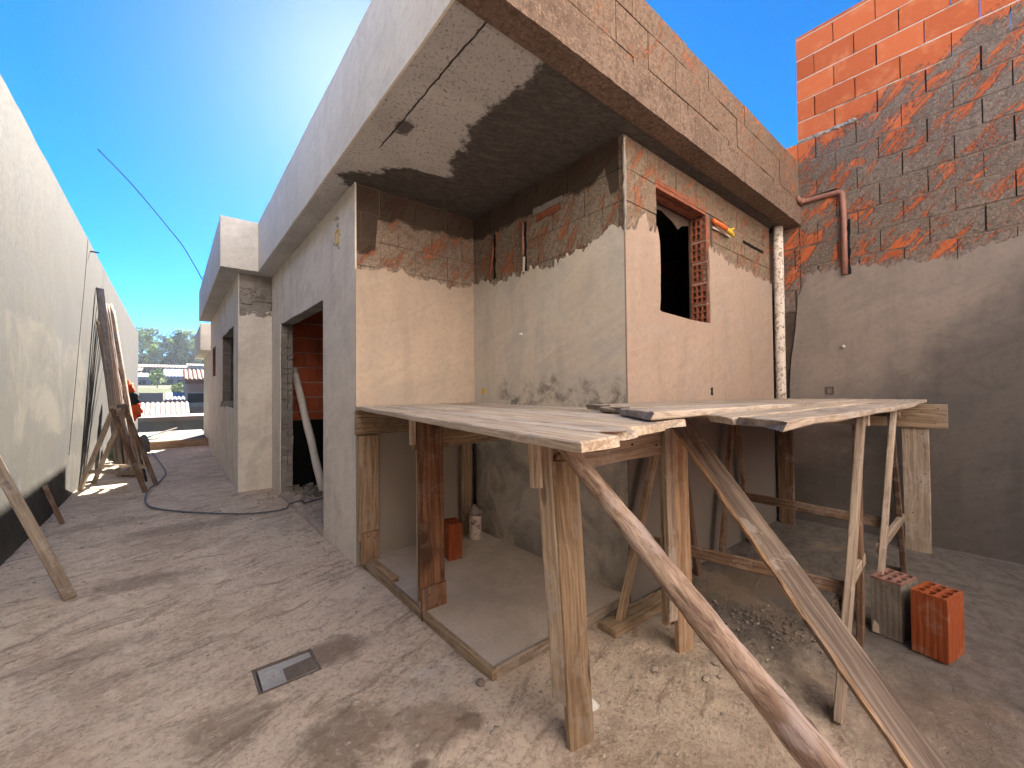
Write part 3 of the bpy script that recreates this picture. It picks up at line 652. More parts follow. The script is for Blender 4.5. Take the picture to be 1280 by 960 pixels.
# interior seen through the door
mb = MB(); bricks(mb, 'x', 6.3, 1, 1.23, 4.7, 0.93, ZS, sd=31, mort=0.014); part(mb, 'partition_brickwork', M['clay_dark'])
mb = MB(); mb.box(1.22, 4.75, 6.318, 6.42, 0, ZS - .004); part(mb, 'partition_wall', M['mortar'])
mb = MB(); mb.box(2.20, 2.30, YC + .161, 6.317, 0, ZS - .004); part(mb, 'inner_wall', M['darkcore'])
mb = MB(); mb.box(1.22, 4.75, 6.29, 6.30, 0.0, 0.925); part(mb, 'tarred_dado', M['tar'])
mb = MB(); r_ = random.Random(21)
for i in range(150):
    x, y = r_.uniform(1.25, 3.0), r_.uniform(4.0, 6.2); s = r_.uniform(0.02, 0.09); mb.box(x, x + s, y, y + s, -0.01, r_.uniform(0.015, 0.06), 0.02, r_)
struct(part(mb, 'floor_rubble', M['masonry']), 'stuff')
# -- projecting far block: step wall at Y 6.5, long wall at X .685
mb = MB(); top = jag([(0.686, 2.33), (0.75, 2.34), (0.8, 2.38), (0.9, 2.40), (1.0, 2.42), (XL, 2.44)], sd=15, amp=0.02)
mb.panel((0, 6.5, 0), ex, ez, (0, -1, 0), [(0.685 + CO, 0), (XL, 0)] + [(max(u, 0.685 + CO), w) for u, w in top][::-1], d0=0, d1=-CO); part(mb, 'plaster_coat', M['plaster_pale'])
mb = MB(); r_ = random.Random(5); mb.box(0.70, XL, 6.525, 6.66, 0, ZS - .003)
for i in range(90):
    x = r_.uniform(0.70, 1.0); z = r_.uniform(2.33, 2.72); sx, sz = r_.uniform(0.03, 0.12), r_.uniform(0.02, 0.07)
    mb.box(x, min(x + sx, XL - .002), 6.512 - r_.uniform(0, 0.02), 6.54, z, min(z + sz, 2.86), 0.012, r_)
mb.tube([(0.96 + .045 * math.cos(t), 6.495, 2.60 + .05 * math.sin(t)) for t in [i * .5 for i in range(14)]], 0.012, 6); part(mb, 'broken_column_head', M['masonry'])
w1 = rough_rect(7.02, 8.76, 1.09, 2.28, sd=2, amp=.012); w2 = rough_rect(10.05, 10.95, 1.66, 2.27, sd=3)
mb = MB(); mb.panel((0.685, 0, 0), ey, ez, (-1, 0, 0), [(6.5, 0), (11.4, 0), (11.4, ZS - .001), (6.5, ZS - .001)], [w1, w2], 0, -CO); part(mb, 'plaster_coat', M['plaster_pale'])
mb = MB(); mb.panel((0.685, 0, 0), ey, ez, (-1, 0, 0), [(6.55, 0), (11.4, 0), (11.4, ZS - .002), (6.55, ZS - .002)], [[(7.0, 1.08), (8.79, 1.08), (8.79, 2.29), (7.0, 2.29)], [(10.04, 1.65), (10.96, 1.65), (10.96, 2.28), (10.04, 2.28)]], -CO - .0005, -.14); part(mb, 'wall', M['masonry'])
W2 = bpy.data.objects.new('window', None); COL.objects.link(W2); W2.parent = H; W2.location = V((.685, 8.0, 1.1)) - V(H.location)
for i in range(6):
    hollow_panel((0.697, 8.775, 1.09 + 0.2 * i), ex, ez, (0, -1, 0), 0.125, 0.188, 3, 3, sd=40 + i, depth=0.06, jitter=.004).build('hollow_block', M['grey_hole'], W2)
mb = MB(); mb.box(.697, .825, 8.84, 8.87, 1.08, 2.3); r_ = random.Random(3)
for i in range(14):
    y = r_.uniform(7.9, 8.75); s = r_.uniform(.03, .09); mb.box(.66 + r_.uniform(0, .06), .80, y, y + s, 1.085, 1.085 + r_.uniform(.02, .1), .015, r_)
mb.build('sill', M['masonry'], W2)
W3 = bpy.data.objects.new('window', None); COL.objects.link(W3); W3.parent = H; W3.location = V((.685, 10.5, 1.66)) - V(H.location)
for i in range(3):
    hollow_panel((0.697, 10.94, 1.66 + 0.2 * i), ex, ez, (0, -1, 0), 0.125, 0.188, 3, 3, sd=50 + i, depth=0.03).build('hollow_block', M['clay_hole'], W3)
mb = MB(); mb.box(0.7, XR, 11.26, 11.399, 0, ZS - .003); part(mb, 'rear_wall', M['masonry'])
mb = MB(); mb.box(0.83, 2.5, 8.9, 9.0, 0, ZS - .003); part(mb, 'inner_wall', M['masonry'])
# -- roof slab, beams and parapets
mb = MB(); mb.box(.893, XR - .001, 1.30, 6.2895, ZS, 3.05); mb.box(.486, XR - .001, 6.2905, 11.349, ZS, 3.05); part(mb, 'roof_slab', M['soffit'])
def wavy(mb, x0, x1, y0, y1, z0, z1, n=70, amp=.004, sd=1):
    """long thin render strip along y with slightly uneven arrises"""
    b = len(mb.v)
    for i in range(n + 1):
        y = y0 + (y1 - y0) * i / n; q = lambda k, f: amp * (mnoise.noise(V((y * f, sd, k))) + .5 * mnoise.noise(V((y * f * 4, sd, k + 9))))
        mb.v += [(x0 + .35 * abs(q(1, 1.5)), y, z0 + q(2, 2)), (x1, y, z0 + q(2, 2)), (x1, y, z1 + 2 * q(3, 1.2)), (x0 + .35 * abs(q(4, 1.5)), y, z1 + 2 * q(3, 1.2))]
    for i in range(n):
        for k in range(4): mb.f.append((b + i * 4 + k, b + i * 4 + (k + 1) % 4, b + i * 4 + 4 + (k + 1) % 4, b + i * 4 + 4 + k))
    mb.f += [(b, b + 1, b + 2, b + 3), (b + n * 4 + 3, b + n * 4 + 2, b + n * 4 + 1, b + n * 4)]
mb = MB(); wavy(mb, .880, .8925, 1.2885, 6.279, ZS - .004, ZT); part(mb, 'fascia', M['plaster_fascia'])
mb = MB(); wavy(mb, .473, .4855, 6.2785, 11.36, ZS - .004, ZT, sd=5); mb.box(.4857, .8924, 6.2785, 6.2903, ZS - .003, ZT - .001); part(mb, 'fascia', M['plaster_fascia'])
mb = MB(); mb.box(.8928, 1.02, 1.345, 6.28, 3.051, ZT - .004); mb.box(.4858, .62, 6.2906, 11.34, 3.051, ZT - .004); mb.box(.62, XR - .01, 11.2, 11.34, 3.051, ZT - .004); part(mb, 'parapet', M['masonry'])
mb = MB(); r_ = random.Random(8); n = 40
for i in range(n):
    a, b = .8932 + (XR - .8952) * i / n, .8932 + (XR - .8952) * (i + 1) / n; 
    mb.box(a, b, 1.286 + r_.uniform(-.0015, .0015), 1.42, ZS - .004 + r_.uniform(-.002, .002), 3.086 + r_.uniform(-.007, .007))
part(mb, 'ring_beam', M['beam_rough'])
mb = MB(); bricks(mb, 'x', 1.302, 1, .894, XR - .002, 3.094, ZT, off=0.1, sd=17, course=0.2253, gap=.006, mort=.006); part(mb, 'parapet_brickwork', M['fascia_rough'])
mb = MB(); mb.box(.894, XR - .002, 1.325, 1.43, 3.0865, ZT - .012); part(mb, 'parapet', M['beam_rough'])
# -- small fittings on the house
def conduit_box(loc, n, parent=H, col='yellow', s=0.05):
    n = V(n); up = V((0, 0, 1)); u = up.cross(n).normalized(); mb = MB(); O = V(loc)
    mb.panel(O - u * s - up * s * 1.2, u, up, n, [(0, 0), (2 * s, 0), (2 * s, 2.4 * s), (0, 2.4 * s)], [[(.012, .012), (2 * s - .012, .012), (2 * s - .012, 2.4 * s - .012), (.012, 2.4 * s - .012)]], 0.006, -0.04)
    b = mb.build('electrical_box', M[col], parent)
    mb = MB(); mb.panel(O - u * s - up * s * 1.2, u, up, n, [(.013, .013), (2 * s - .013, .013), (2 * s - .013, 2.4 * s - .013), (.013, 2.4 * s - .013)], [], -0.012, -.02); mb.build('box_back', M[col] if s > .04 else M['mud'], b)
    return b
conduit_box((XL - .002, 3.575, 2.60), (-1, 0, 0))
mb = MB(); r_ = random.Random(2)
for i in range(16):
    y, z = 3.575 + r_.uniform(-.075, .075), 2.60 + r_.uniform(-.12, .18); s = r_.uniform(.012, .03); 
    if abs(y - 3.575) > .045 or abs(z - 2.6) > .06: mb.box(XL - .006, XL + .01, y, y + s, z, z + s, .006, r_)
struct(part(mb, 'box_mortar', M['masonry']), 'stuff')
conduit_box((XA - .002, 3.0, 1.30), (-1, 0, 0), s=0.02)
mb = MB(); mb.tube([(3.34, YB + .004, 2.655), (3.37, YB - .01, 2.635), (3.43, YB - .028, 2.62), (3.49, YB - .04, 2.60)], [.018, .02, .02, .018], 10); part(mb, 'conduit', M['orange'], smooth=True)
mb = MB(); mb.tube([(3.48, YB - .03, 2.612), (3.56, YB - .045, 2.59), (3.60, YB - .05, 2.565)], [.017, .02, .012], 10); mb.tube([(3.53, YB - .04, 2.60), (3.56, YB - .07, 2.615)], .01, 8); part(mb, 'conduit', M['yellow'], smooth=True)
mb = MB(); mb.box(3.34, 3.66, YB + .0, YB + .0105, 2.585, 2.60, .003); part(mb, 'mortar_lip', M['mortar'])
def slotcut(mb, x0, x1, z0, z1, y): mb.panel((0, y, 0), ex, ez, (0, -1, 0), rough_rect(x0, x1, z0, z1, .003, .04), d0=.0, d1=-.006)
mb = MB(); slotcut(mb, 3.95, 4.42, 2.605, 2.632, YB + CO - .001); part(mb, 'conduit_slot', M['tar']); mb = MB(); mb.panel((0, YB, 0), ex, ez, (0, -1, 0), rough_rect(3.25, 3.285, 1.25, 1.31, .004, .03), d0=.001, d1=-.004); part(mb, 'conduit_slot', M['tar'])
mb = MB(); mb.panel((XA + CO, 0, 0), ey, ez, (-1, 0, 0), rough_rect(2.05, 2.30, 2.605, 2.655, .004, .05), d0=.0075, d1=-.003); part(mb, 'conduit_slot', M['clay_hole'])
mb = MB(); mb.panel((XA + CO, 0, 0), ey, ez, (-1, 0, 0), rough_rect(2.03, 2.33, 2.655, 2.70, .006, .05), d0=.014, d1=-.003); part(mb, 'mortar_lip', M['masonry'])
mb = MB(); mb.tube([(XA + .006, 2.86, 2.62), (XA + .002, 2.85, 2.52), (XA + .0, 2.865, 2.42), (XA - .006, 2.88, 2.30)], [.010, .014, .011, .009], 8, True, .25); part(mb, 'conduit', M['clay_hole'], smooth=True)
mb = MB(); mb.panel((XA + CO, 0, 0), ey, ez, (-1, 0, 0), rough_rect(2.83, 2.845, 2.28, 2.66, .006, .03), d0=.009, d1=-.003); part(mb, 'chase', M['tar']); mb = MB(); mb.panel((XA + CO, 0, 0), ey, ez, (-1, 0, 0), rough_rect(2.425, 2.44, 2.24, 2.64, .004, .03), d0=.009, d1=-.003); part(mb, 'chase', M['tar'])
mb = MB(); mb.tube([(XA + .004, 2.455, 2.64), (XA + .002, 2.455, 2.38)], .014, 8); part(mb, 'conduit', M['pipe_brown'], smooth=True)
mb = MB(); mb.tube([(XA + .0, 2.44, 2.36), (XA - .004, 2.445, 2.24)], .011, 8, True, .2); part(mb, 'chase_mortar', M['mortar'])
mb = MB(); mb.tube([(XA + .01, 2.48, 1.75), (XA - .018, 2.48, 1.75)], .011, 12); part(mb, 'water_stub', M['pvc'], smooth=True)
# drain pipe in the corner, and the broken chase behind it
mb = MB(); mb.tube([(4.655, 1.452, z) for z in (0.0, 0.6, 1.2, 1.7, 2.2, 2.6, ZS - .001)], .045, 20, True, .02); part(mb, 'drain_pipe', M['drain'], smooth=True)
mb = MB(); r_ = random.Random(12); mb.box(4.602, XR - .001, 1.56, 1.62, 0, ZS - .003)
for i in range(70):
    z = r_.uniform(1.1, 2.3); x = r_.uniform(4.69, 4.77); mb.box(x, x + r_.uniform(.02, .05), 1.48 + r_.uniform(-.02, .03), 1.57, z, z + r_.uniform(.01, .05), .008, r_)
part(mb, 'wall', M['darkcore'])
# annex at the back
mb = MB(); mb.box(.53, 2.4, 12.0, 15.2, 2.33, 2.95); part(mb, 'annex_roof', M['plaster_fascia'])
mb = MB(); mb.box(.74, 2.4, 12.2, 15.0, 0, 2.329); part(mb, 'annex_wall', M['plaster_pale'])

# ------------------------------------------------------------------ right boundary wall
BW = thing('brick_boundary_wall', (XR, 0, 0), 'tall orange hollow-brick boundary wall, half smeared with cement and rendered below', 'wall')
mb = MB(); bricks(mb, 'y', XR, 1, -6.0, 1.305, 2.07, 4.79, off=0.13, sd=18, gap=.008, mort=.014, thick=.09, length=.303); part(mb, 'brickwork', M['brick_right'], BW)
mb = MB(); bricks(mb, 'y', XR, 1, 1.312, 18.0, 2.07, 3.74, off=0.13, sd=19, gap=.012, mort=.014, thick=.09, length=.303); part(mb, 'brickwork', M['brick_right'], BW)
# mortar beds between the courses (set back a little) and a backing that leaves a few joints open to the light
mb = MB(); w = 2.07
for i in range(10, 24):
    z = 0.207 * i
    if z < 4.78:
        y1 = 1.305 if z > 3.74 else 18.0
        mb.box(XR + .0075, XR + .088, -6.0, y1, z - .0075, z + .0075)
part(mb, 'mortar_beds', M['bed_right'], BW)
mb = MB(); mb.box(XR + .02, XR + .088, -6.0, 1.29, 2.0, 3.93); mb.box(XR + .02, XR + .088, 1.29, 17.9, 0, 3.735); mb.box(XR + .03, XR + .088, 0.62, 1.295, 3.93, 4.775); mb.box(XR + .03, XR + .088, -6.0, -0.35, 3.93, 4.775); part(mb, 'backing', M['darkcore'], BW)
top = jag([(-6.0, 2.5), (-1.0, 2.42), (-0.2, 2.40), (-0.05, 2.40), (0.08, 2.385), (0.25, 2.325), (0.46, 2.34), (0.71, 2.365), (0.85, 2.40), (1.05, 2.43), (1.15, 2.38), (1.25, 2.36), (1.33, 2.20), (1.36, 1.9), (1.40, 1.6), (1.42, 1.3), (1.42, 1.1)], sd=22, amp=.022, spike=.05)
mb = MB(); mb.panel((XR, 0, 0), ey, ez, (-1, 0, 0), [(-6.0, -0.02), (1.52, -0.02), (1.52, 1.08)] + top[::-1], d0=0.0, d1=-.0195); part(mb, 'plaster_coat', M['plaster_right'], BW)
P_ = MB(); P_.tube([(4.70, 1.297, 3.16), (4.755, 1.288, 3.135), (4.775, 1.26, 3.128), (4.782, 1.15, 3.126), (4.782, 1.0, 3.118), (4.782, .975, 3.11), (4.782, .962, 3.09), (4.784, .957, 3.0), (4.786, .957, 2.7), (4.788, .957, 2.34)], .024, 12); part(P_, 'water_pipe', M['pipe_brown'], BW, True)
mb = MB(); mb.tube([(4.755, 1.288, 3.135), (4.772, 1.262, 3.129)], .031, 12); part(mb, 'pipe_elbow', M['pipe_brown'], BW, True)
mb = MB(); mb.panel((XR, 0, 0), ey, ez, (-1, 0, 0), rough_rect(.915, .93, 2.34, 2.85, .006, .04), d0=.0075, d1=-.002); part(mb, 'chase', M['tar'], BW); mb = MB(); mb.panel((XR, 0, 0), ey, ez, (-1, 0, 0), rough_rect(1.0, 1.28, 3.155, 3.165, .004, .04), d0=.0075, d1=-.002); part(mb, 'chase', M['tar'], BW)
mb = MB(); mb.tube([(XR + .01, .98, 1.68), (XR - .02, .98, 1.68)], .013, 12); part(mb, 'water_stub', M['pvc'], BW, True)
conduit_box((XR - .002, 1.09, 1.275), (-1, 0, 0), BW, 'mud', s=.03)
mb = MB(); r_ = random.Random(14); rg = []
for i in range(37):
    y = 1.30 - .45 * i / 36; rg.append(((XR + .002, y, 3.74 + .012 * mnoise.noise(V((y * 20, 0, 1)))), max(.004, .016 + .018 * mnoise.noise(V((y * 14, 3, 0))))))
mb.tube([q[0] for q in rg], [q[1] for q in rg], 8, True, .35, r_)
part(mb, 'mortar_run', M['masonry'], BW)

# ------------------------------------------------------------------ left boundary wall
LW = thing('rendered_boundary_wall', (XW, 8, 0), 'long beige rendered boundary wall on the left of the passage, sunlit', 'wall')
mb = MB(); n = 240
pts = [(-7.0, -0.05), (22.0, -0.05)] + [(22.0 - 29.0 * i / n, 3.735 + .014 * mnoise.noise(V((i * .23, 0, 0))) + .007 * mnoise.noise(V((i * 1.3, 4, 0)))) for i in range(n + 1)]
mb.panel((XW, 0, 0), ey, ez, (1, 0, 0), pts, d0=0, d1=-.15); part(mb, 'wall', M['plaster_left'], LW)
mb = MB(); mb.tube([(XW + .002, 9.1, 3.72), (XW + .002, 8.83, 3.03), (XW + .002, 8.3, 1.9), (XW + .002, 7.67, 0.54)], .0035, 6); part(mb, 'wall_line', M['w_dark'], LW)  # thin brown line running down the wall face
mb = MB(); mb.tube([(XW, 9.35, 3.6), (XW + .1, 9.35, 3.6)], .012, 6); part(mb, 'bolt', M['steel'], LW)
# added unseen house behind the viewer, bounces warm sun into the yard
YW = thing('bounce_house', (2, -2.6, 0), 'added pale two-storey house behind the viewer, bouncing sunlight into the yard', 'house')
mb = MB(); mb.panel((0, -2.6, 0), ex, ez, (0, 1, 0), [(-10, -.05), (9, -.05), (9, 7.6), (-10, 7.6)], [[(0.2, 1.0), (1.5, 1.0), (1.5, 2.2), (0.2, 2.2)], [(2.6, 3.9), (3.9, 3.9), (3.9, 5.1), (2.6, 5.1)]], d0=0, d1=-.2); part(mb, 'wall', M['plaster_bounce'], YW)
for (x0, z0) in ((0.2, 1.0), (2.6, 3.9)):
    mb = MB(); mb.box(x0 - .02, x0 + 1.32, -2.74, -2.70, z0 - .02, z0 + 1.22); part(mb, 'window', M['tar'], YW)
mb = MB(); mb.box(-10.2, 9.2, -9, -2.3, 7.61, 7.8); part(mb, 'roof', M['mortar'], YW)

GW = thing('light_cut_wall', (2, -2.3, 0), 'added dark brick wall behind the viewer, cutting low light off the pale house', 'wall')  # added unseen wall, keeps low bounce light from under the platform
mb = MB(); bricks(mb, 'x', -2.3, -1, -1.0, 4.79, 0.0, 1.85, sd=77, course=.1, length=.25, gap=.012, mort=.012); part(mb, 'brickwork', M['w_darkbrick'], GW)
mb = MB(); mb.box(-1.0, 4.79, -2.40, -2.33, 0, 1.84); part(mb, 'core', M['darkcore'], GW)

# ------------------------------------------------------------------ scaffold frame, planks, trestles
S = thing('scaffold_frame', (1.6, 2.0, 0), 'timber frame of posts and cross beams carrying the platform in the porch corner', 'scaffold')
Yn = (0, -1, 0)
board('beam', (1.056, 3.105, 1.075), (2.12, 3.105, 1.075), 0.185, 0.028, M['w_tan'], S, Yn, sd=1)
board('beam', (1.09, 2.235, 1.065), (2.145, 2.235, 1.065), 0.205, 0.028, M['w_tan'], S, Yn, sd=2)
board('beam', (1.06, 1.115, 1.075), (1.97, 1.125, 1.075), 0.19, 0.028, M['w_grey'], S, Yn, sd=3)
board('post', (1.150, 3.098, 0.975), (1.150, 3.098, 0.20), 0.15, 0.03, M['w_tan'], S, Yn, sd=4)
board('post_splice', (1.148, 3.07, 0.26), (1.148, 3.07, 0.035), 0.14, 0.025, M['w_orange'], S, Yn, sd=5)
board('post', (1.178, 2.195, 1.172), (1.184, 2.188, 0.10), 0.165, 0.03, M['w_red'], S, Yn, sd=6)
board('post', (1.128, 2.219, 1.0), (1.130, 2.214, 0.0), 0.07, 0.022, M['w_pale'], S, (-1, 0, 0), sd=7)
board('post_splice', (1.187, 2.170, 0.175), (1.187, 2.170, -0.01), 0.16, 0.025, M['w_red'], S, Yn, sd=8)
board('cleat', (1.075, 2.205, 1.172), (1.075, 2.205, 0.995), 0.028, 0.035, M['w_pale'], S, Yn, sd=9)
board('post', (2.01, 3.075, 0.975), (2.013, 3.075, 0.035), 0.105, 0.03, M['w_tan'], S, Yn, sd=10)
# cluster at the outer corner
board('cleat', (0.985, 1.075, 1.172), (0.992, 1.07, 0.96), 0.045, 0.022, M['w_pale'], S, (-.9, -.5, 0), sd=11)
board('post', (1.045, 1.092, 1.172), (1.11, 1.075, 0.15), 0.06, 0.028, M['w_pale'], S, (-0.93, -.37, 0), sd=12, broken=.03)
board('post', (1.115, 1.058, 1.04), (1.172, 1.040, -0.01), 0.115, 0.03, M['w_tan'], S, (-.15, -1, 0), sd=13, skew0=.02)
board('block', (1.06, 1.085, 1.12), (1.17, 1.082, 1.12), 0.07, 0.03, M['w_dark'], S, (-.15, -1, 0), sd=18)
board('post', (1.150, 1.094, 1.07), (1.228, 1.088, 0.22), 0.085, 0.026, M['w_orange'], S, (-.2, -1, 0), sd=14, broken=.02)
# pair under the middle of the platform
board('post', (1.895, 1.09, 1.172), (1.902, 1.085, 0.15), 0.055, 0.03, M['w_grey'], S, (-.3, -1, 0), sd=15, broken=.05)
board('post', (1.968, 1.075, 1.115), (1.99, 1.07, -0.01), 0.105, 0.03, M['w_orange'], S, (-.25, -1, 0), sd=16)
board('post', (1.93, 1.11, 1.05), (1.955, 1.12, 0.12), 0.09, 0.028, M['w_tan'], S, (-.3, -1, 0), sd=17)

def nail(parent, loc, n):
    n = V(n).normalized(); mb = MB(); p = V(loc); mb.tube([p - n * .004, p + n * .0025], .0045, 7); mb.build('nail', M['steel'], parent)
for (x, z) in ((1.14, 1.12), (1.215, 1.09), (1.17, 1.05), (1.15, .13), (1.22, .10), (1.20, .06)): nail(S, (x, 2.178 if z > .5 else 2.157, z), (0, -1, 0))
for (x, z) in ((1.10, 1.11), (1.20, 1.05), (1.12, 1.02)): nail(S, (x, 3.09, z), (0, -1, 0))
for (x, z) in ((1.12, .92), (1.18, .88), (1.13, .23), (1.18, .21)): nail(S, (x, 3.0825 if z > .5 else 3.057, z), (0, -1, 0))
for (x, z) in ((1.55, 1.12), (1.62, 1.05), (1.75, 1.10), (1.82, 1.03)): nail(S, (x, 1.103, z), (0, -1, 0))
# ledger against the right wall
LG = thing('wall_ledger', (4.57, .9, 0), 'timber ledger on two wide posts against the right wall, carrying plank ends', 'scaffold')
board('beam', (4.545, 0.31, 1.072), (4.545, 1.42, 1.072), 0.19, 0.03, M['w_tan'], LG, (-1, 0, 0), sd=21)
board('post', (4.572, 0.495, 0.975), (4.580, 0.495, -0.01), 0.155, 0.03, M['w_grey'], LG, (-1, 0, 0), sd=22)
board('post', (4.575, 1.40, 0.975), (4.58, 1.40, -0.01), 0.13, 0.03, M['w_dark'], LG, (-1, 0, 0), sd=23)

for (y, z) in ((.36, 1.13), (.38, 1.02), (.45, 1.10), (.55, 1.06)): nail(LG, (4.529, y, z), (-1, 0, 0))
for (y, z) in ((.45, .93), (.54, .90), (.47, .55), (.52, .30), (.44, .62)): nail(LG, (4.558, y, z), (-1, 0, 0))
# left set of planks, running out from the porch wall over the beams
GL = 'planks laid along the porch side of the platform'
X0, skew = 1.052, -0.165
xx = 0.0
lab = ['outermost pale plank along the passage edge of the platform', 'narrow pale plank second from the passage edge of the platform, dark broken end',
       'cement-splashed plank third from the passage edge of the platform', 'cement-splashed plank fourth from the passage edge of the platform',
       'plank next to the innermost one beside the porch wall', 'innermost plank of the platform running along the porch wall']
ends = [0.55, 0.60, 0.655, 0.70, 1.15, 1.5]
for i, w in enumerate((0.135, 0.14, 0.195, 0.20, 0.19, 0.17)):
    xm = X0 + xx + w / 2; ye = ends[i]; A = (xm, 3.085, 1.1855 + .001 * (i % 2)); B = (xm + skew * (3.085 - ye), ye, 1.1855 + .001 * (i % 2))
    o = board('plank', A, B, w, 0.025, M['w_pale'] if i % 2 == 0 else M['w_plank2'], None, ez, sd=30 + i, wob=.003, broken=.012 if i != 1 else .04, skew1=-.03)
    tag(o, lab[i], 'plank', GL); xx += w + 0.004
# right set, running across the trestles
GR = 'planks laid across the trestles'
for i, (x0, y0, y1, zl, zr, sk, l) in enumerate((
        (1.30, 0.385, 0.56, 1.1955, 1.1885, .18, 'nearest whitened plank over the trestles, with ragged sagging outer edge'),
        (1.42, 0.563, 0.697, 1.1960, 1.1885, .12, 'narrow plank behind the ragged-edged plank over the trestles'),
        (1.22, 0.70, 0.955, 1.2165, 1.1890, .20, 'wide plank lapped on top of the porch planks with a dark gap under its end'),
        (1.45, 0.965, 1.20, 1.2150, 1.1890, .12, 'plank fourth from the outer edge of the trestle platform'),
        (1.62, 1.205, 1.42, 1.2140, 1.1885, .08, 'plank over the trestles lying closest to the window wall'))):
    ym = (y0 + y1) / 2
    o = board('plank', (x0, ym, zl), (4.50 + .04 * (i % 2), ym + .03, zr), y1 - y0, 0.025, M['w_plank2'] if i % 2 == 0 else M['w_pale'], None, ez, sd=50 + i, wob=.010 if i == 0 else .004, skew0=sk, broken=.05 if i == 0 else .03, bow=-.004 if i == 0 else 0)
    tag(o, l, 'plank', GR)

def trestle(apx, y0, y1, legs0, legs1, lab, rails, rung):
    t = thing('trestle', (apx, (y0 + y1) / 2, 0), lab, 'trestle', 'trestles under the plank platform')
    board('ridge', (apx, y0 - .04, 1.153), (apx, y1 + .03, 1.153), 0.075, 0.04, M['w_grey'], t, (1, 0, 0))
    for (yy, legs) in ((y0, legs0), (y1, legs1)):
        for k, (tx, bx, by, mat, w) in enumerate(legs):
            board('leg', (tx, yy + (.018 if k else -.018), 1.165), (bx, by, -0.008), w, 0.03, M[mat], t, (0.1, -1, 0), sd=apx * 10 + k + yy)
    for (A, B, m) in rails: board('rail', A, B, 0.058, 0.025, M[m], t, (-1, 0, .1))
    board('rung', *rung, 0.055, 0.025, M['w_grey'], t, (0, -1, 0))
    return t
trestle(2.60, .48, 1.42, [(2.565, 2.025, .455, 'w_grey', .092), (2.66, 2.725, .515, 'w_dark', .085)], [(2.40, 1.90, 1.40, 'w_tan', .06), (2.62, 2.85, 1.42, 'w_dark', .06)],
        'grey timber trestle nearest the porch, its front leg pale and splayed', [((2.255, .478, .43), (2.06, 1.40, .45), 'w_dark')], ((2.20, .497, .36), (2.75, .505, .42)))
trestle(3.47, .48, 1.42, [(3.42, 2.905, .485, 'w_grey', .085), (3.55, 3.985, .505, 'w_dark', .085)], [(3.42, 3.16, 1.40, 'w_dark', .065), (3.52, 3.80, 1.42, 'w_dark', .06)],
        'timber trestle nearest the right wall, behind the hollow bricks', [((3.155, .485, .52), (3.35, 1.41, .49), 'w_dark')], ((3.05, .49, .40), (3.90, .497, .40)))

SPLIT = -1.0
# braces and loose timber
o = pole('log_prop', (1.085, 1.045, 1.125), (1.285, -0.085, 0.03), 0.029, 0.052, M['log'], None, 18, 60, .05, .012, sd=4)
tag(o, 'round bark-stripped log propped diagonally against the platform corner', 'log')
o = board('prop_plank', (1.905, 1.035, 1.150), (1.19, -0.26, 0.03), 0.088, 0.024, M['w_brace'], None, (-.42, -.31, .52), sd=61, wob=.006)
tag(o, 'long grey plank propped diagonally under the platform, its edge split orange', 'plank')
mb = MB(); r_ = random.Random(6); n_ = 40
for sgn in (0, 1):
    for i in range(n_ + 1):
        x = .12 + 1.5 * i / n_; d = .004 + .010 * abs(mnoise.noise(V((x * 5, 2, 0)))) + .004 * r_.random()
        mb.v += [(x, SPLIT * (.041 + d), .0135 - .004 * r_.random()), (x, SPLIT * (.041 + d * .8), -.012), (x, SPLIT * .039, -.0125), (x, SPLIT * .039, .0142)] if sgn == 0 else []
for i in range(n_):
    for k_ in range(4): a_, b_ = i * 4 + k_, i * 4 + (k_ + 1) % 4; mb.f.append((a_, b_, b_ + 4, a_ + 4))
mb.f += [(0, 1, 2, 3), (n_ * 4 + 3, n_ * 4 + 2, n_ * 4 + 1, n_ * 4)]
q_ = mb.build('split_edge', M['w_orange'], None, loc=(0, 0, 0)); q_.parent = o; q_['label'] = 'splintered orange edge of the propped plank'
o = board('base_board', (1.80, 1.40, 0.018), (2.45, 1.375, 0.018), 0.115, 0.036, M['w_tan'], None, ez, sd=62); tag(o, 'short thick board lying flat at the house corner under a trestle leg', 'board')
o = board('wood_scrap', (1.145, 3.03, 0.062), (1.15, 2.60, 0.060), 0.05, 0.028, M['w_orange'], None, ez, sd=63, broken=.05, wob=.006); tag(o, 'splintered wood scrap lying on the porch slab edge', 'wood scrap')
o = pole('interior_pole', (1.29, 6.22, 1.64), (1.50, 5.62, 0.05), 0.045, 0.05, M['pvc'], None, 14, 10, .02); tag(o, 'grey round pole leaning inside the open doorway', 'pole')

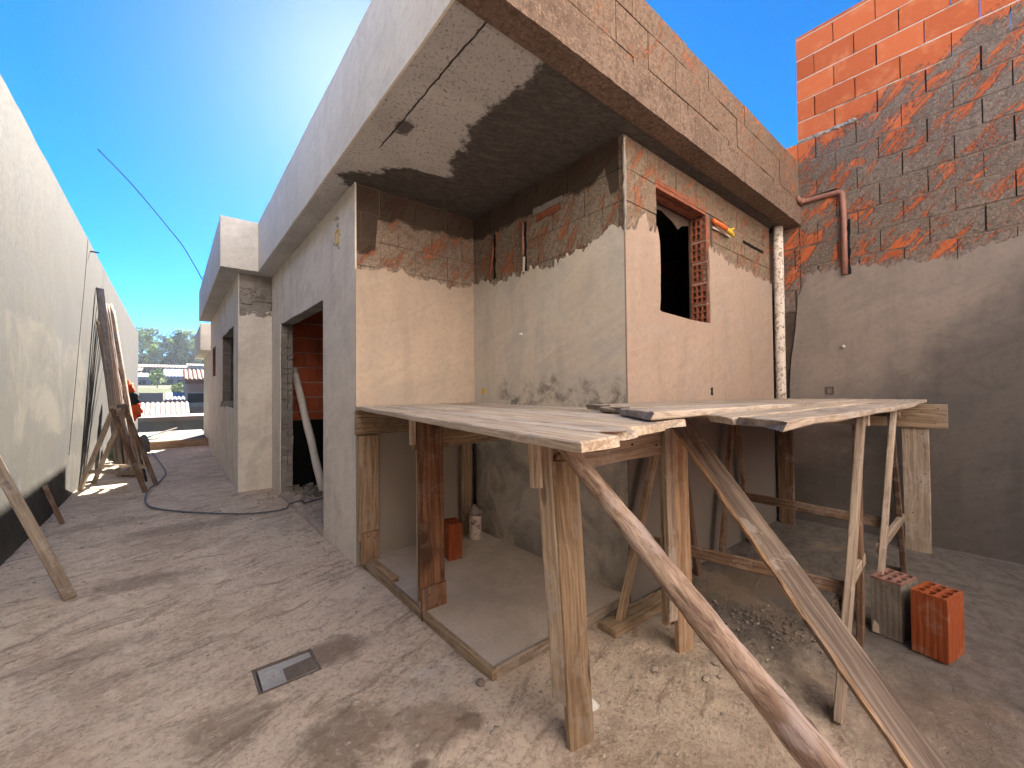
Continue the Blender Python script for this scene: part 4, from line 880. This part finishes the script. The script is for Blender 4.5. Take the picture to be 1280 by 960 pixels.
# hollow bricks
def hollow_brick(loc, dx, dy, h, rz, cols, rows, mat, label, ridge=True):
    t = thing('hollow_brick', loc, label, 'brick', 'loose hollow bricks'); t.rotation_euler = (0, 0, rz)
    mb = hollow_panel((-dx / 2, -dy / 2, h), ex, ey, ez, dx, dy, cols, rows, wall=.011, depth=.012, jitter=.001)
    top = mb
    me = top.build('pierced_end', M['clay'] if mat is M['clay'] else M['clay_dull'], None, loc=(0, 0, 0)); me.parent = t
    mb = MB(); n = 12; pr = []
    def side(a, b, m):
        return [(a[0] + (b[0] - a[0]) * i / m, a[1] + (b[1] - a[1]) * i / m) for i in range(m)]
    c = [(-dx / 2, -dy / 2), (dx / 2, -dy / 2), (dx / 2, dy / 2), (-dx / 2, dy / 2)]
    ring = []
    for i in range(4):
        a, b = c[i], c[(i + 1) % 4]; m = 16; nx, ny = (b[1] - a[1]), -(b[0] - a[0]); L = math.hypot(nx, ny); nx /= L; ny /= L
        for q, p in enumerate(side(a, b, m)):
            d = -.0012 if (ridge and q % 3 == 2) else 0; ring.append((p[0] + nx * d, p[1] + ny * d))
    inner = [(x * .84, y * .84) for x, y in ring]; N = len(ring); zt = h - .0125
    for z in (0, zt): mb.v += [(x, y, z) for x, y in ring]
    for k in range(N): k2 = (k + 1) % N; mb.f.append((k, k2, N + k2, N + k))
    b = len(mb.v); mb.v += [(x, y, zt) for x, y in inner]; mb.v += [(x, y, .05) for x, y in inner]
    for k in range(N): k2 = (k + 1) % N; mb.f.append((N + k, N + k2, b + k2, b + k)); mb.f.append((b + k, b + k2, b + N + k2, b + N + k))
    mb.f.append(tuple(b + N + k for k in range(N)))
    me = mb.build('body', mat, None, loc=(0, 0, 0)); me.parent = t
    return t
hollow_brick((2.905, .253, 0), .185, .132, .30, R(-13), 3, 3, M['clay'], 'clean orange hollow brick standing on end beside a cement-crusted one')
hollow_brick((2.965, .418, 0), .185, .128, .295, R(-13), 3, 3, M['clay_cem'], 'grey cement-crusted hollow brick on end at a trestle leg')
hollow_brick((1.655, 2.735, .045), .105, .145, .27, R(-12), 3, 3, M['clay'], 'orange hollow brick standing on the porch slab under the platform')

t = thing('pipe_stub', (2.0, 2.93, .045), 'short white pipe stub standing on the porch slab, capped with a grey bag', 'pipe')
mb = MB(); mb.tube([(2.0, 2.93, .04 + .03 * i) for i in range(8)], .053, 18, True, .015); mb.build('pipe', M['drain'], t, smooth=True)
mb = MB(); mb.tube([(2.0, 2.93, .252), (2.003, 2.93, .275), (1.998, 2.932, .30), (1.995, 2.93, .335)], [.058, .056, .035, .012], 12, True, .12); mb.build('bag_cap', M['grey_hole'], t, smooth=True)
o = MB(); o.tube([(2.125, 3.11, .05), (2.128, 3.112, .5), (2.125, 3.11, 1.0), (2.12, 3.105, 1.15)], .014, 10); o = o.build('conduit_hose', M['black'], smooth=True); tag(o, 'black hose standing in the inner corner of the porch', 'hose')

# hose across the floor
P = [(-.31, 12.08), (-.15, 10.17), (-.06, 8.87), (-.12, 8.04), (-.22, 7.47), (-.24, 6.84), (-.2, 6.38), (-.09, 6.07), (.18, 5.67), (.57, 5.25), (.85, 5.12), (1.05, 5.18), (1.3, 5.3), (1.6, 5.45)]
def smooth_path(P, n=8):
    out = []
    for i in range(len(P) - 1):
        p0, p1, p2, p3 = V(P[max(i - 1, 0)]), V(P[i]), V(P[i + 1]), V(P[min(i + 2, len(P) - 1)])
        for k in range(n):
            t = k / n; out.append(0.5 * ((2 * p1) + (-p0 + p2) * t + (2 * p0 - 5 * p1 + 4 * p2 - p3) * t * t + (-p0 + 3 * p1 - 3 * p2 + p3) * t ** 3))
    out.append(V(P[-1])); return out
pp = [V((q[0], q[1], .012 + (.05 if q[0] > 1.0 and q[0] < 1.2 else .01))) for q in smooth_path([(a, b, 0) for a, b in P])]
mb = MB(); mb.tube(pp, .0095, 8); o = mb.build('hose', M['hose'], smooth=True); tag(o, 'grey hose snaking along the passage floor into the doorway', 'hose')

# ------------------------------------------------------------------ timber leaning on the left wall
GP = 'poles and boards leaning on the left wall'
o = board('leaning_stick', (-.49, 3.86, 0.0), (-.985, 4.37, 1.08), .06, .03, M['w_grey'], None, (.3, -1, 0), sd=70); tag(o, 'pale batten leaning on the left wall, nearest to the viewer', 'batten', GP)
o = board('leaning_stick', (-.84, 6.14, 0.0), (-.985, 6.26, .39), .04, .025, M['w_dark'], None, (.3, -1, 0), sd=71); tag(o, 'short dark stick leaning low on the left wall', 'stick', GP)
shared = 'long weathered pole in the bundle leaning on the left wall'
bundle = [((-.62, 9.10, 0), (-.955, 10.05, 3.16), .030, 'tallest rough plank of the bundle leaning on the left wall', 'b', .11),
          ((-.58, 9.0, 0), (-.95, 10.25, 2.93), .025, shared, 'p', 0), ((-.52, 9.0, 0), (-.94, 10.6, 2.98), .03, shared, 'p', 0), ((-.46, 8.9, 0), (-.93, 10.95, 3.02), .028, shared, 'p', 0),
          ((-.40, 8.85, 0), (-.92, 11.3, 3.08), .036, shared, 'p', 0), ((-.33, 8.6, 0), (-.92, 11.9, 3.05), .024, shared, 'p', 0), ((-.55, 9.25, 0), (-.90, 10.5, 2.2), .03, 'shortest board of the bundle leaning on the left wall', 'b', .10),
          ((-.36, 8.95, 0), (-.88, 11.2, 2.95), .022, shared, 'p', 0), ((-.28, 8.3, 0), (-.90, 11.6, 2.2), .016, 'thin steel bar leaning at the outside of the pole bundle', 's', 0), ((-.47, 9.2, 0), (-.9, 10.9, 2.7), .026, shared, 'p', 0)]
for i in range(6):
    bundle.append(((-.66 + .055 * i, 9.35 + .05 * (i % 3), 0), (-.965, 9.95 + .25 * i, 2.55 + .12 * (i % 4)), .026, shared, 'p', 0))
for i, (A, B, r0, l, kd, w) in enumerate(bundle):
    if kd == 'b': o = board('leaning_board', A, B, w, .028, M['w_dark'] if i else M['w_grey'], None, (.6, -.8, 0), sd=80 + i, broken=.03)
    else: o = pole('leaning_pole', A, B, r0, r0 * .85, M['steel'] if kd == 's' else (M['w_grey'] if i % 2 else M['w_log']), None, 9, 14, .04, .02 * (-1) ** i, sd=i)
    tag(o, l, 'board' if kd == 'b' else 'pole', GP)
t = thing('trestle', (-.6, 7.8, 0), 'timber trestle standing at the left wall among the leaning poles', 'trestle')
dA = V((.70, -.76, 0)).normalized(); sd_ = V((.76, .70, 0)).normalized()
for off in (0.0, 0.42):
    b0 = V((-.955, 8.13, 0)) + V((.08, .52, 0)) * (off / .42); b1 = V((-.255, 7.40, 0)) + V((.10, .52, 0)) * (off / .42); ap = (b0 + b1) / 2 + V((0, 0, 1.16))
    board('leg', b0 - V((0, 0, .01)), ap + dA * .03, .062, .03, M['w_grey'], t, (-.7, -.7, 0), sd=90); board('leg', b1 - V((0, 0, .01)), ap - dA * .03, .062, .03, M['w_dark'], t, (-.7, -.7, 0), sd=91)
    q0, q1 = b0.lerp(ap, .22), b1.lerp(ap, .22); board('rail', q0, q1, .05, .025, M['w_grey'], t, (-.7, -.7, 0), sd=92)
    q0, q1 = b0.lerp(ap, .86), b1.lerp(ap, .86); board('rail', q0, q1, .07, .025, M['w_grey'], t, (-.7, -.7, 0), sd=93)
board('ridge', V((-.60, 7.68, 1.14)), V((-.52, 8.34, 1.14)), .08, .05, M['w_grey'], t, ez, sd=94)
for f in (.3, .7):
    a = V((-.80, 7.97, .255)).lerp(V((-.43, 7.58, .255)), f); board('rung', a, a + V((.09, .5, 0)), .06, .022, M['w_pale'], t, ez, sd=95)
# jacket hung on the poles
t = thing('work_jacket', (-.62, 11.4, .8), 'orange and black work jacket hanging from the leaning poles', 'jacket')
def blob(mb, c, rx, ry, rz, sd, amp=.25, nu=14, nv=10):
    b = len(mb.v)
    for j in range(nv + 1):
        ph = math.pi * j / nv
        for i in range(nu):
            th = 2 * math.pi * i / nu; d = V((math.sin(ph) * math.cos(th), math.sin(ph) * math.sin(th), math.cos(ph)))
            k = 1 + amp * mnoise.noise(d * 2.2 + V((sd, sd * 2, 0))); mb.v.append((c[0] + d.x * rx * k, c[1] + d.y * ry * k, c[2] + d.z * rz * k))
    for j in range(nv):
        for i in range(nu): i2 = (i + 1) % nu; mb.f.append((b + j * nu + i, b + j * nu + i2, b + (j + 1) * nu + i2, b + (j + 1) * nu + i))
mb = MB(); blob(mb, (-.70, 11.45, 1.42), .13, .12, .17, 1, .6); mb.build('shoulders', M['cloth_o'], t, smooth=True)
mb = MB(); blob(mb, (-.64, 11.42, 1.21), .15, .12, .15, 2, .5); mb.build('waistband', M['cloth_b'], t, smooth=True)
mb = MB(); blob(mb, (-.60, 11.42, .98), .14, .11, .17, 3, .5); mb.build('tail', M['cloth_o'], t, smooth=True)
mb = MB(); blob(mb, (-.86, 11.2, .24), .09, .12, .25, 7, .5); o = mb.build('plastic_sack', M['sack'], smooth=True); tag(o, 'dark green plastic sack behind the trestle at the left wall', 'sack')
mb = MB(); blob(mb, (-.46, 12.0, .2), .12, .35, .22, 9, .5); o = mb.build('cement_bag', M['screed'], smooth=True); tag(o, 'crumpled pale cement bag behind the pole bundle', 'bag')
# steel bar bending out over the roof
mb = MB(); pr = [(-.86, 9.0, 5.10), (-.55, 9.0, 4.77), (-.25, 9.0, 4.39), (-.02, 9.0, 4.08), (.17, 9.0, 3.81), (.41, 9.0, 3.33), (.52, 9.0, 3.05)]; pr = [(x * 1.5, y * 1.5, 1.3 + (z - 1.3) * 1.5) for x, y, z in pr]
mb.tube(smooth_path(pr, 5), .011, 6); mb.tube([pr[0], (-1.33, 13.5, 7.05)], .016, 6); o = mb.build('steel_rod', M['steel'], smooth=True); tag(o, 'thin bent steel rod sticking out over the roof edge against the sky', 'rod')

# small litter
mb = MB(); r_ = random.Random(33)
for i in range(110):
    a = r_.gauss(0, 1); x, y = 2.57 + r_.gauss(0, .09), .93 + r_.gauss(0, .12); s = r_.uniform(.003, .012); blob(mb, (x, y, s * .4), s, s * .9, s * .7, i, .4, 6, 4)
o = mb.build('gravel', M['stone']); struct(o, 'stuff')
mb = MB()
for i in range(520):
    x, y = r_.uniform(-.8, 2.6), r_.uniform(.5, 6.5)
    q = r_.random()
    if q < .25: x, y = 1.07 - abs(r_.gauss(0, .07)), r_.uniform(3.1, 6.4)
    elif q < .4: x, y = -.98 + abs(r_.gauss(0, .08)), r_.uniform(2.5, 8)
    elif q < .6: x, y = r_.uniform(1.1, 2.8), r_.uniform(.7, 1.45)
    if 1.05 < x < 2.2 and y > 1.45 or x > 1.0 and y > 3: continue
    s = r_.uniform(.002, .008) * (1.6 if r_.random() < .08 else 1); blob(mb, (x, y, s * .3), s * r_.uniform(.8, 1.8), s, s * .6, i, .4, 6, 4)
o = mb.build('debris', simple('light_grit', (0.36, 0.315, 0.27), .92, .35, 9, .4)); struct(o, 'stuff')
mb = MB(); r_ = random.Random(52)
for i in range(34):
    x, y = r_.choice(((r_.uniform(-.8, 1.0), r_.uniform(1.0, 6.2)), (r_.uniform(1.15, 2.6), r_.uniform(.5, 1.4)), (1.0 - abs(r_.gauss(0, .1)), r_.uniform(3.2, 6))))
    s_ = r_.uniform(.006, .016)
    if .25 < x < .6 and 2.05 < y < 2.35: continue
    blob(mb, (x, y, .0), s_ * r_.uniform(.8, 1.9), s_, r_.uniform(.004, .007), i * 3 + 1, .8, 14, 6)
o = mb.build('mortar_droppings', M['screed2'], smooth=True); struct(o, 'stuff')
mb = MB(); mb.face([(1.29, 1.10, .005), (1.335, 1.09, .012), (1.345, 1.125, .03), (1.30, 1.13, .008)]); mb.face([(1.335, 1.09, .012), (1.36, 1.10, .006), (1.345, 1.125, .03)]); o = mb.build('plastic_scrap', M['white']); tag(o, 'small torn white plastic scrap on the floor by the corner post', 'scrap')
mb = MB(); blob(mb, (1.06, 1.52, .012), .018, .022, .014, 4, .3, 10, 7); o = mb.build('pebble', M['stone'], smooth=True); tag(o, 'round pebble on the floor just outside the porch slab corner', 'stone')

# ------------------------------------------------------------------ far end of the passage
mb = MB(); mb.box(-1.0 + .001, .80, 13.08, 17.2, -.2, .13); struct(mb.build('upper_floor_slab', M['screed']))
o = board('kerb_board', (-.99, 13.03, .08), (.84, 13.06, .08), .19, .05, M['w_tan'], None, Yn, sd=97); tag(o, 'board on edge across the far end of the passage', 'board')
mb = MB(); b = []
for i in range(9):
    for j in range(9): mb.v.append((-.85 + .6 * i / 8, 14.3 + 2.2 * j / 8, .14 + .05 * abs(mnoise.noise(V((i * .7, j * .5, 3))))))
for i in range(8):
    for j in range(8): mb.f.append((i * 9 + j, (i + 1) * 9 + j, (i + 1) * 9 + j + 1, i * 9 + j + 1))
o = mb.build('tarpaulin', simple('green_tarp', (0.16, 0.30, 0.20), .6, .3, 3, .3), smooth=True); tag(o, 'green tarpaulin lying on the far slab by the left wall', 'tarpaulin')
mb = MB(); mb.tube([(-.62, 13.9, .16), (-.3, 15.2, .2), (.15, 17.1, .22)], .02, 7); o = mb.build('thin_pipe', M['steel'], smooth=True); tag(o, 'thin dark pipe lying across the far slab', 'pipe')
t = thing('gate_post', (.86, 13.6, 0), 'pale square post with an iron hook past the end of the house', 'post')
mb = MB(); mb.box(.83, .95, 13.5, 13.7, 0, 1.0); mb.build('shaft', M['mortar'], t)
mb = MB(); mb.tube([(.88, 13.5, .62), (.88, 13.40, .62), (.88, 13.36, .5)], .02, 8); mb.build('hook', M['steel'], t)

# ------------------------------------------------------------------ valley, houses, trees
def terrain(y, x=0):
    pts = [(-500, -3), (17.2, -3), (30, -4), (60, -2.5), (85, 0.9), (95, 2.2), (120, 3.6), (150, 8.0), (190, 12.5), (260, 15), (600, 10), (1500, 0)]
    for (a, za), (b, zb) in zip(pts[:-1], pts[1:]):
        if a <= y <= b: return za + (zb - za) * (y - a) / (b - a)
    return 0
mb = MB(); xs = [-300, -250, -120, -60, -30, -15, -5, 5, 15, 30, 60, 120, 250, 300]; ys = [-300, -200, -60, -8.2, 10, 17.2, 24, 30, 40, 60, 75, 85, 95, 105, 120, 135, 150, 170, 190, 220, 260, 320, 400]
for x in xs:
    for y in ys: mb.v.append((x, y, terrain(y) + (1.2 * mnoise.noise(V((x * .02, y * .03, 0))) if y > 60 else 0)))
n = len(ys)
for i in range(len(xs) - 1):
    for j in range(n - 1): mb.f.append((i * n + j, (i + 1) * n + j, (i + 1) * n + j + 1, i * n + j + 1))
def hill_mat():
    k = NB('hillside_earth_grass', .95); p = k.pos(); a = k.noise(p, .06, 5, .6); b = k.noise(p, .5, 5, .6)
    c = k.mix(k.mr(a, .42, .56), (0.05, 0.065, 0.025), (0.085, 0.07, 0.05)); c = k.mix(k.mul(k.mr(b, .5, .7), .5), c, (0.085, 0.10, 0.035))
    return k.done(c)
struct(mb.build('hillside', hill_mat()))
def flat(name, c, **k): return simple(name, c, .85, .12, 1.5, .1)
F = {n: flat(n, c) for n, c in dict(far_white=(0.260, 0.252, 0.244), far_pink=(0.244, 0.176, 0.151), far_tile=(0.210, 0.092, 0.059), far_ptile=(0.277, 0.218, 0.185), far_grey=(0.151, 0.143, 0.134), far_blue=(0.067, 0.109, 0.210), far_dark=(0.013, 0.015, 0.019), far_orange=(0.231, 0.101, 0.050), far_brown=(0.126, 0.080, 0.059), far_lav=(0.176, 0.176, 0.218), far_sheet=(0.176, 0.189, 0.218)).items()}
def corr_roof(mb, x0, x1, y0, z0, y1, z1, pitch, amp, th=.08):
    n = max(4, int((x1 - x0) / pitch * 6)); b = len(mb.v)
    for i in range(n + 1):
        x = x0 + (x1 - x0) * i / n; d = amp * abs(math.sin(math.pi * (x - x0) / pitch))
        mb.v += [(x, y0, z0 + d), (x, y1, z1 + d), (x, y0, z0 + d - th), (x, y1, z1 + d - th)]
    for i in range(n):
        a, c = b + i * 4, b + i * 4 + 4; mb.f += [(a, c, c + 1, a + 1), (a + 2, a + 3, c + 3, c + 2), (a, a + 2, c + 2, c)]
def far_house(name, loc, label, parts):
    t = thing(name, loc, label, 'house')
    for (nm, mat, boxes) in parts:
        mb = MB()
        for q in boxes:
            if q[0] == 'roof': corr_roof(mb, *q[1:])
            else: mb.box(*q)
        mb.build(nm, mat, t)
    return t
# flat-roofed building just below the slab end
far_house('flat_roofed_building', (0, 24, -4), 'low building with flat concrete canopy, dark recess and grille below the slab end', [
    ('canopy', F['far_grey'], [(-3, 5, 22.6, 27, -.22, .30)]), ('canopy_edge', F['far_pink'], [(-3, 5, 22.5, 22.6, .18, .36)]),
    ('wall', F['far_white'], [(-3, 5, 24.2, 24.5, -4, -.221)]), ('grille', F['far_dark'], [(.36, 1.5, 23.9, 24.0, -1.6, -.24)]),
    ('shutter', F['far_orange'], [(-.22, .30, 23.9, 24.0, -1.6, -.24)]), ('laundry', F['far_lav'], [(-.62, -.28, 23.8, 23.9, -1.3, -.26)]), ('pillar', F['far_dark'], [(-.82, -.68, 23.6, 23.8, -4, -.23)])])
far_house('tiled_house', (-.4, 30, -4), 'house with pale corrugated tile roof and brown eaves', [
    ('roof', F['far_ptile'], [('roof', -4.0, .82, 29.2, .17, 31.6, .78, .22, .09)]), ('eaves', F['far_brown'], [(-4, .80, 29.35, 29.5, -.14, .10)]), ('wall', F['far_pink'], [(-3.9, .78, 29.6, 34, -4, .10)])])
far_house('sheet_roofed_house', (0, 33, -4), 'low house with blue-grey sheet roof behind the pale tiled one', [
    ('roof', F['far_sheet'], [('roof', -.30, .70, 33, .95, 35, 1.40, .20, .06)]), ('wall', F['far_grey'], [(-4, -.36, 33, 37, -4, 1.40), (-.35, .68, 33.2, 37, -4, .92)])])
far_house('balcony_house', (1.4, 36, -4), 'two-storey house with terracotta roof and dark balcony at the passage end', [
    ('roof', F['far_tile'], [('roof', .66, 5, 35.2, 2.28, 37.6, 3.0, .24, .10)]), ('wall', F['far_pink'], [(.78, 5, 38.0, 42, -4, 2.4), (.78, 5, 36, 38, -4, .45)]), ('column', F['far_white'], [(.72, .90, 36.0, 36.2, .45, 2.25)]),
    ('rail', F['far_white'], [(.9, 5, 35.9, 36.0, 1.36, 1.44)]), ('balcony_front', F['far_dark'], [(.9, 5, 36.02, 36.1, .72, 1.36)]), ('parapet', F['far_white'], [(.9, 5, 35.9, 36.0, .44, .70)]), ('fascia', F['far_brown'], [(.75, 5, 35.4, 35.5, 2.0, 2.24)])])
def small_house(loc, w, d, h, wall, roof, label, rise=1.0):
    x, y, z = loc
    t = thing('hill_house', loc, label, 'house', 'small houses on the far hillside')
    mb = MB(); mb.box(x - w / 2, x + w / 2, y, y + d, z - 3, z + h); mb.build('wall', wall, t)
    mb = MB(); corr_roof(mb, x - w / 2 - .3, x + w / 2 + .3, y - .5, z + h, y + d, z + h + rise, .6, .1, .2); mb.build('roof', roof, t)
    for k in range(max(2, int(w / 2.5))):
        mb = MB(); wx = x - w / 2 + (k + .5) * w / max(2, int(w / 2.5)); mb.box(wx - .5, wx + .5, y - .06, y + .02, z + h * .35, z + h * .75); mb.build('window', F['far_dark'], t)
small_house((.75, 118, 2.6), 3.6, 6, 2.6, F['far_lav'], F['far_blue'], 'bluish house with bright blue roof in the middle of the hillside', 1.9)
small_house((-3.6, 116, 2.4), 3.6, 6, 2.6, F['far_lav'], F['far_sheet'], 'bluish house with grey roof beside the left wall end', 1.0)
small_house((-4.0, 138, 6.2), 5.5, 7, 2.0, F['far_brown'], F['far_tile'], 'brown house with red roof under the trees on the left', 1.0)
small_house((1.4, 140, 6.4), 4.5, 7, 1.9, F['far_white'], F['far_brown'], 'pale house with brown roof under the trees in the middle', 1.0)
small_house((5.4, 130, 6.0), 4.2, 7, 2.4, F['far_white'], F['far_grey'], 'white house with grey roof above the terracotta roof', .8)
small_house((-7.5, 128, 4.2), 4, 7, 2.6, F['far_pink'], F['far_tile'], 'pink house with red roof on the hillside behind the left wall', 1.0)
# trees
def leaf_mat(n, c):
    k = NB(n, .8); i = k.island(); col = k.mix(i, tuple(x * .6 for x in c), tuple(x * 1.45 for x in c)); 
    k.done(col); t = k.n('ShaderNodeBsdfTranslucent'); k.set(t.inputs['Color'], col); mx = k.n('ShaderNodeMixShader'); mx.inputs[0].default_value = .5
    k.nt.links.new(k.b.outputs[0], mx.inputs[1]); k.nt.links.new(t.outputs[0], mx.inputs[2]); k.nt.links.new(mx.outputs[0], k.nt.nodes['Material Output'].inputs['Surface']); return k.m
LM = [leaf_mat('pine_leaves', (0.085, 0.16, 0.07)), leaf_mat('broad_leaves', (0.13, 0.20, 0.06))]
TM = simple('tree_bark', (.12, .09, .07), .9, .2, 5, .3)
def tree_meshes(h, cr, seed, ncl=26, nl=34, leaf=.45, low=.35):
    r = random.Random(seed); tr = MB(); cl = MB()
    tr.tube([(0, 0, -.5), (.1 * h * .1, 0, h * .4), (0, .05 * h * .2, h * .8)], [h * .028, h * .02, h * .008], 7)
    for i in range(ncl):
        u = r.random(); z = h * (low + (1 - low) * u); rr = cr * (1 - abs(u - .45) * 1.1) * math.sqrt(r.random()); a = r.random() * 6.28
        c = V((rr * math.cos(a), rr * math.sin(a), z)); tr.tube([(0, 0, max(h * .25, z - h * .12)), tuple(c)], [h * .009, h * .003], 5)
        cs = cr * r.uniform(.22, .42)
        for k in range(nl):
            d = V((r.gauss(0, 1), r.gauss(0, 1), r.gauss(0, .7))); d = d.normalized() * cs * r.random() ** .4; p = c + d
            s = leaf * r.uniform(.5, 1.2); t1 = V((r.gauss(0, 1), r.gauss(0, 1), r.gauss(0, .6))).normalized() * s; t2 = t1.orthogonal().normalized() * s * .6
            cl.face([p - t1, p + t2, p + t1, p - t2])
    return tr, cl
protos = []
spots = [(-9.5, 172, 12.5, 0), (-5.2, 178, 12, 1), (-2.2, 176, 10, 0), (1.4, 178, 12.5, 1), (4.2, 176, 12, 0), (6.6, 174, 10.5, 1), (9.6, 176, 11, 0), (-12.5, 174, 12, 1), (13, 175, 11, 1), (-.4, 186, 9.5, 1), (-7.4, 184, 12, 0), (2.8, 185, 10.5, 0), (8.2, 186, 11, 0), (-3.8, 168, 7, 1), (5.6, 168, 7, 1)]
kinds = ['tall dark pine at the top of the far hill', 'light green tree at the top of the far hill']
for i, (x, y, h, kd) in enumerate(spots):
    z = terrain(y) - .6
    if i < 3:
        tr, cl = tree_meshes(12, 3.6, 100 + i, 40, 40, .42, .08)
        t = thing('tree', (x, y, z), '', 'tree', 'trees along the far ridge'); 
        a = tr.build('trunk', TM, None, loc=(0, 0, 0)); a.parent = t; b_ = cl.build('crown', LM[kd], None, loc=(0, 0, 0)); b_.parent = t; protos.append((t, a, b_))
        if i > 0 and False: pass
    else:
        src = protos[i % 3]; t = src[0].copy(); COL.objects.link(t)
        for ch in src[1:]: c_ = ch.copy(); COL.objects.link(c_); c_.parent = t
        t.rotation_euler = (0, 0, i * 1.3)
    t.location = (x, y, z); t.scale = (h / 12,) * 3
    kk = {0: 0, 1: 1, 2: 0}[i % 3]
    t['label'] = kinds[kk] if i not in (13, 14) else ('small tree below the ridge left of the gap in the trees' if i == 13 else 'small tree below the ridge above the terracotta roof')
tr, cl = tree_meshes(4.0, 2.0, 300, 16, 30, .3, .2)
t = thing('bush', (1.0, 84, .4), 'round green bush on the slope beside the terracotta-roofed house', 'bush'); a = tr.build('stem', TM, None, loc=(0, 0, 0)); a.parent = t; b_ = cl.build('crown', LM[1], None, loc=(0, 0, 0)); b_.parent = t; t.scale = (.62,) * 3
t2 = t.copy(); COL.objects.link(t2); t2.location = (-2.0, 104, 2.6); t2.scale = (.8,) * 3; t2['label'] = 'dark bush between the bluish houses on the slope'
for ch in (a, b_): c_ = ch.copy(); COL.objects.link(c_); c_.parent = t2

hz = bpy.data.materials.new('thin_haze'); hz.use_nodes = True; hn = hz.node_tree; hn.nodes.remove(hn.nodes['Principled BSDF'])
pv = hn.nodes.new('ShaderNodeVolumePrincipled'); pv.inputs['Color'].default_value = (.75, .85, 1, 1); pv.inputs['Density'].default_value = 0.0003; pv.inputs['Anisotropy'].default_value = 0.3
hn.links.new(pv.outputs[0], hn.nodes['Material Output'].inputs['Volume'])
mb = MB(); mb.box(-302, 302, -302, 402, -6, 27); o = mb.build('haze', hz); struct(o, 'stuff')
# ------------------------------------------------------------------ sun, sky, camera
AZ, EL = R(20.8), R(37.0)
sdir = V((math.sin(AZ) * math.cos(EL), math.cos(AZ) * math.cos(EL), math.sin(EL)))
sl = bpy.data.lights.new('sun', 'SUN'); sl.energy = 5.0; sl.angle = R(0.53); sl.color = (1.0, .90, .78)
so = bpy.data.objects.new('sun', sl); COL.objects.link(so); so.rotation_euler = sdir.to_track_quat('Z', 'Y').to_euler(); so.location = (5, 10, 30)
w = bpy.data.worlds.new('World'); scene.world = w; w.use_nodes = True; nt = w.node_tree; bg = nt.nodes['Background']
sky = nt.nodes.new('ShaderNodeTexSky'); sky.sky_type = 'NISHITA'; sky.sun_disc = False; sky.sun_elevation = EL; sky.sun_rotation = AZ
sky.air_density = 0.55; sky.dust_density = 0.3; sky.ozone_density = 3.0; sky.altitude = 1200
hs = nt.nodes.new('ShaderNodeHueSaturation'); hs.inputs['Saturation'].default_value = 1.45
nt.links.new(sky.outputs[0], hs.inputs['Color']); nt.links.new(hs.outputs[0], bg.inputs['Color']); bg.inputs['Strength'].default_value = 0.05
cam = bpy.data.cameras.new('camera'); co = bpy.data.objects.new('camera', cam); COL.objects.link(co)
cam.sensor_width = 36; cam.lens = 515.83 / 1280 * 36; cam.clip_start = .02; cam.clip_end = 3000
ya, pi_, ro = R(39.591), R(0.957), R(-0.579)
fw = V((math.sin(ya) * math.cos(pi_), math.cos(ya) * math.cos(pi_), math.sin(pi_))); r0 = V((math.cos(ya), -math.sin(ya), 0)); u0 = r0.cross(fw)
rr = r0 * math.cos(ro) + u0 * math.sin(ro); uu = u0 * math.cos(ro) - r0 * math.sin(ro); bk = -fw
co.matrix_world = Matrix(((rr.x, uu.x, bk.x, 0), (rr.y, uu.y, bk.y, 0), (rr.z, uu.z, bk.z, 1.3), (0, 0, 0, 1)))
scene.camera = co
scene.render.resolution_x, scene.render.resolution_y = 1024, 768
vs = scene.view_settings; vs.view_transform = 'Standard'; vs.look = 'None'; vs.exposure = 3.0; vs.gamma = 1; vs.use_curve_mapping = False
cy = scene.cycles; cy.max_bounces = 8; cy.diffuse_bounces = 6; cy.use_denoising = True; cy.sample_clamp_indirect = 8
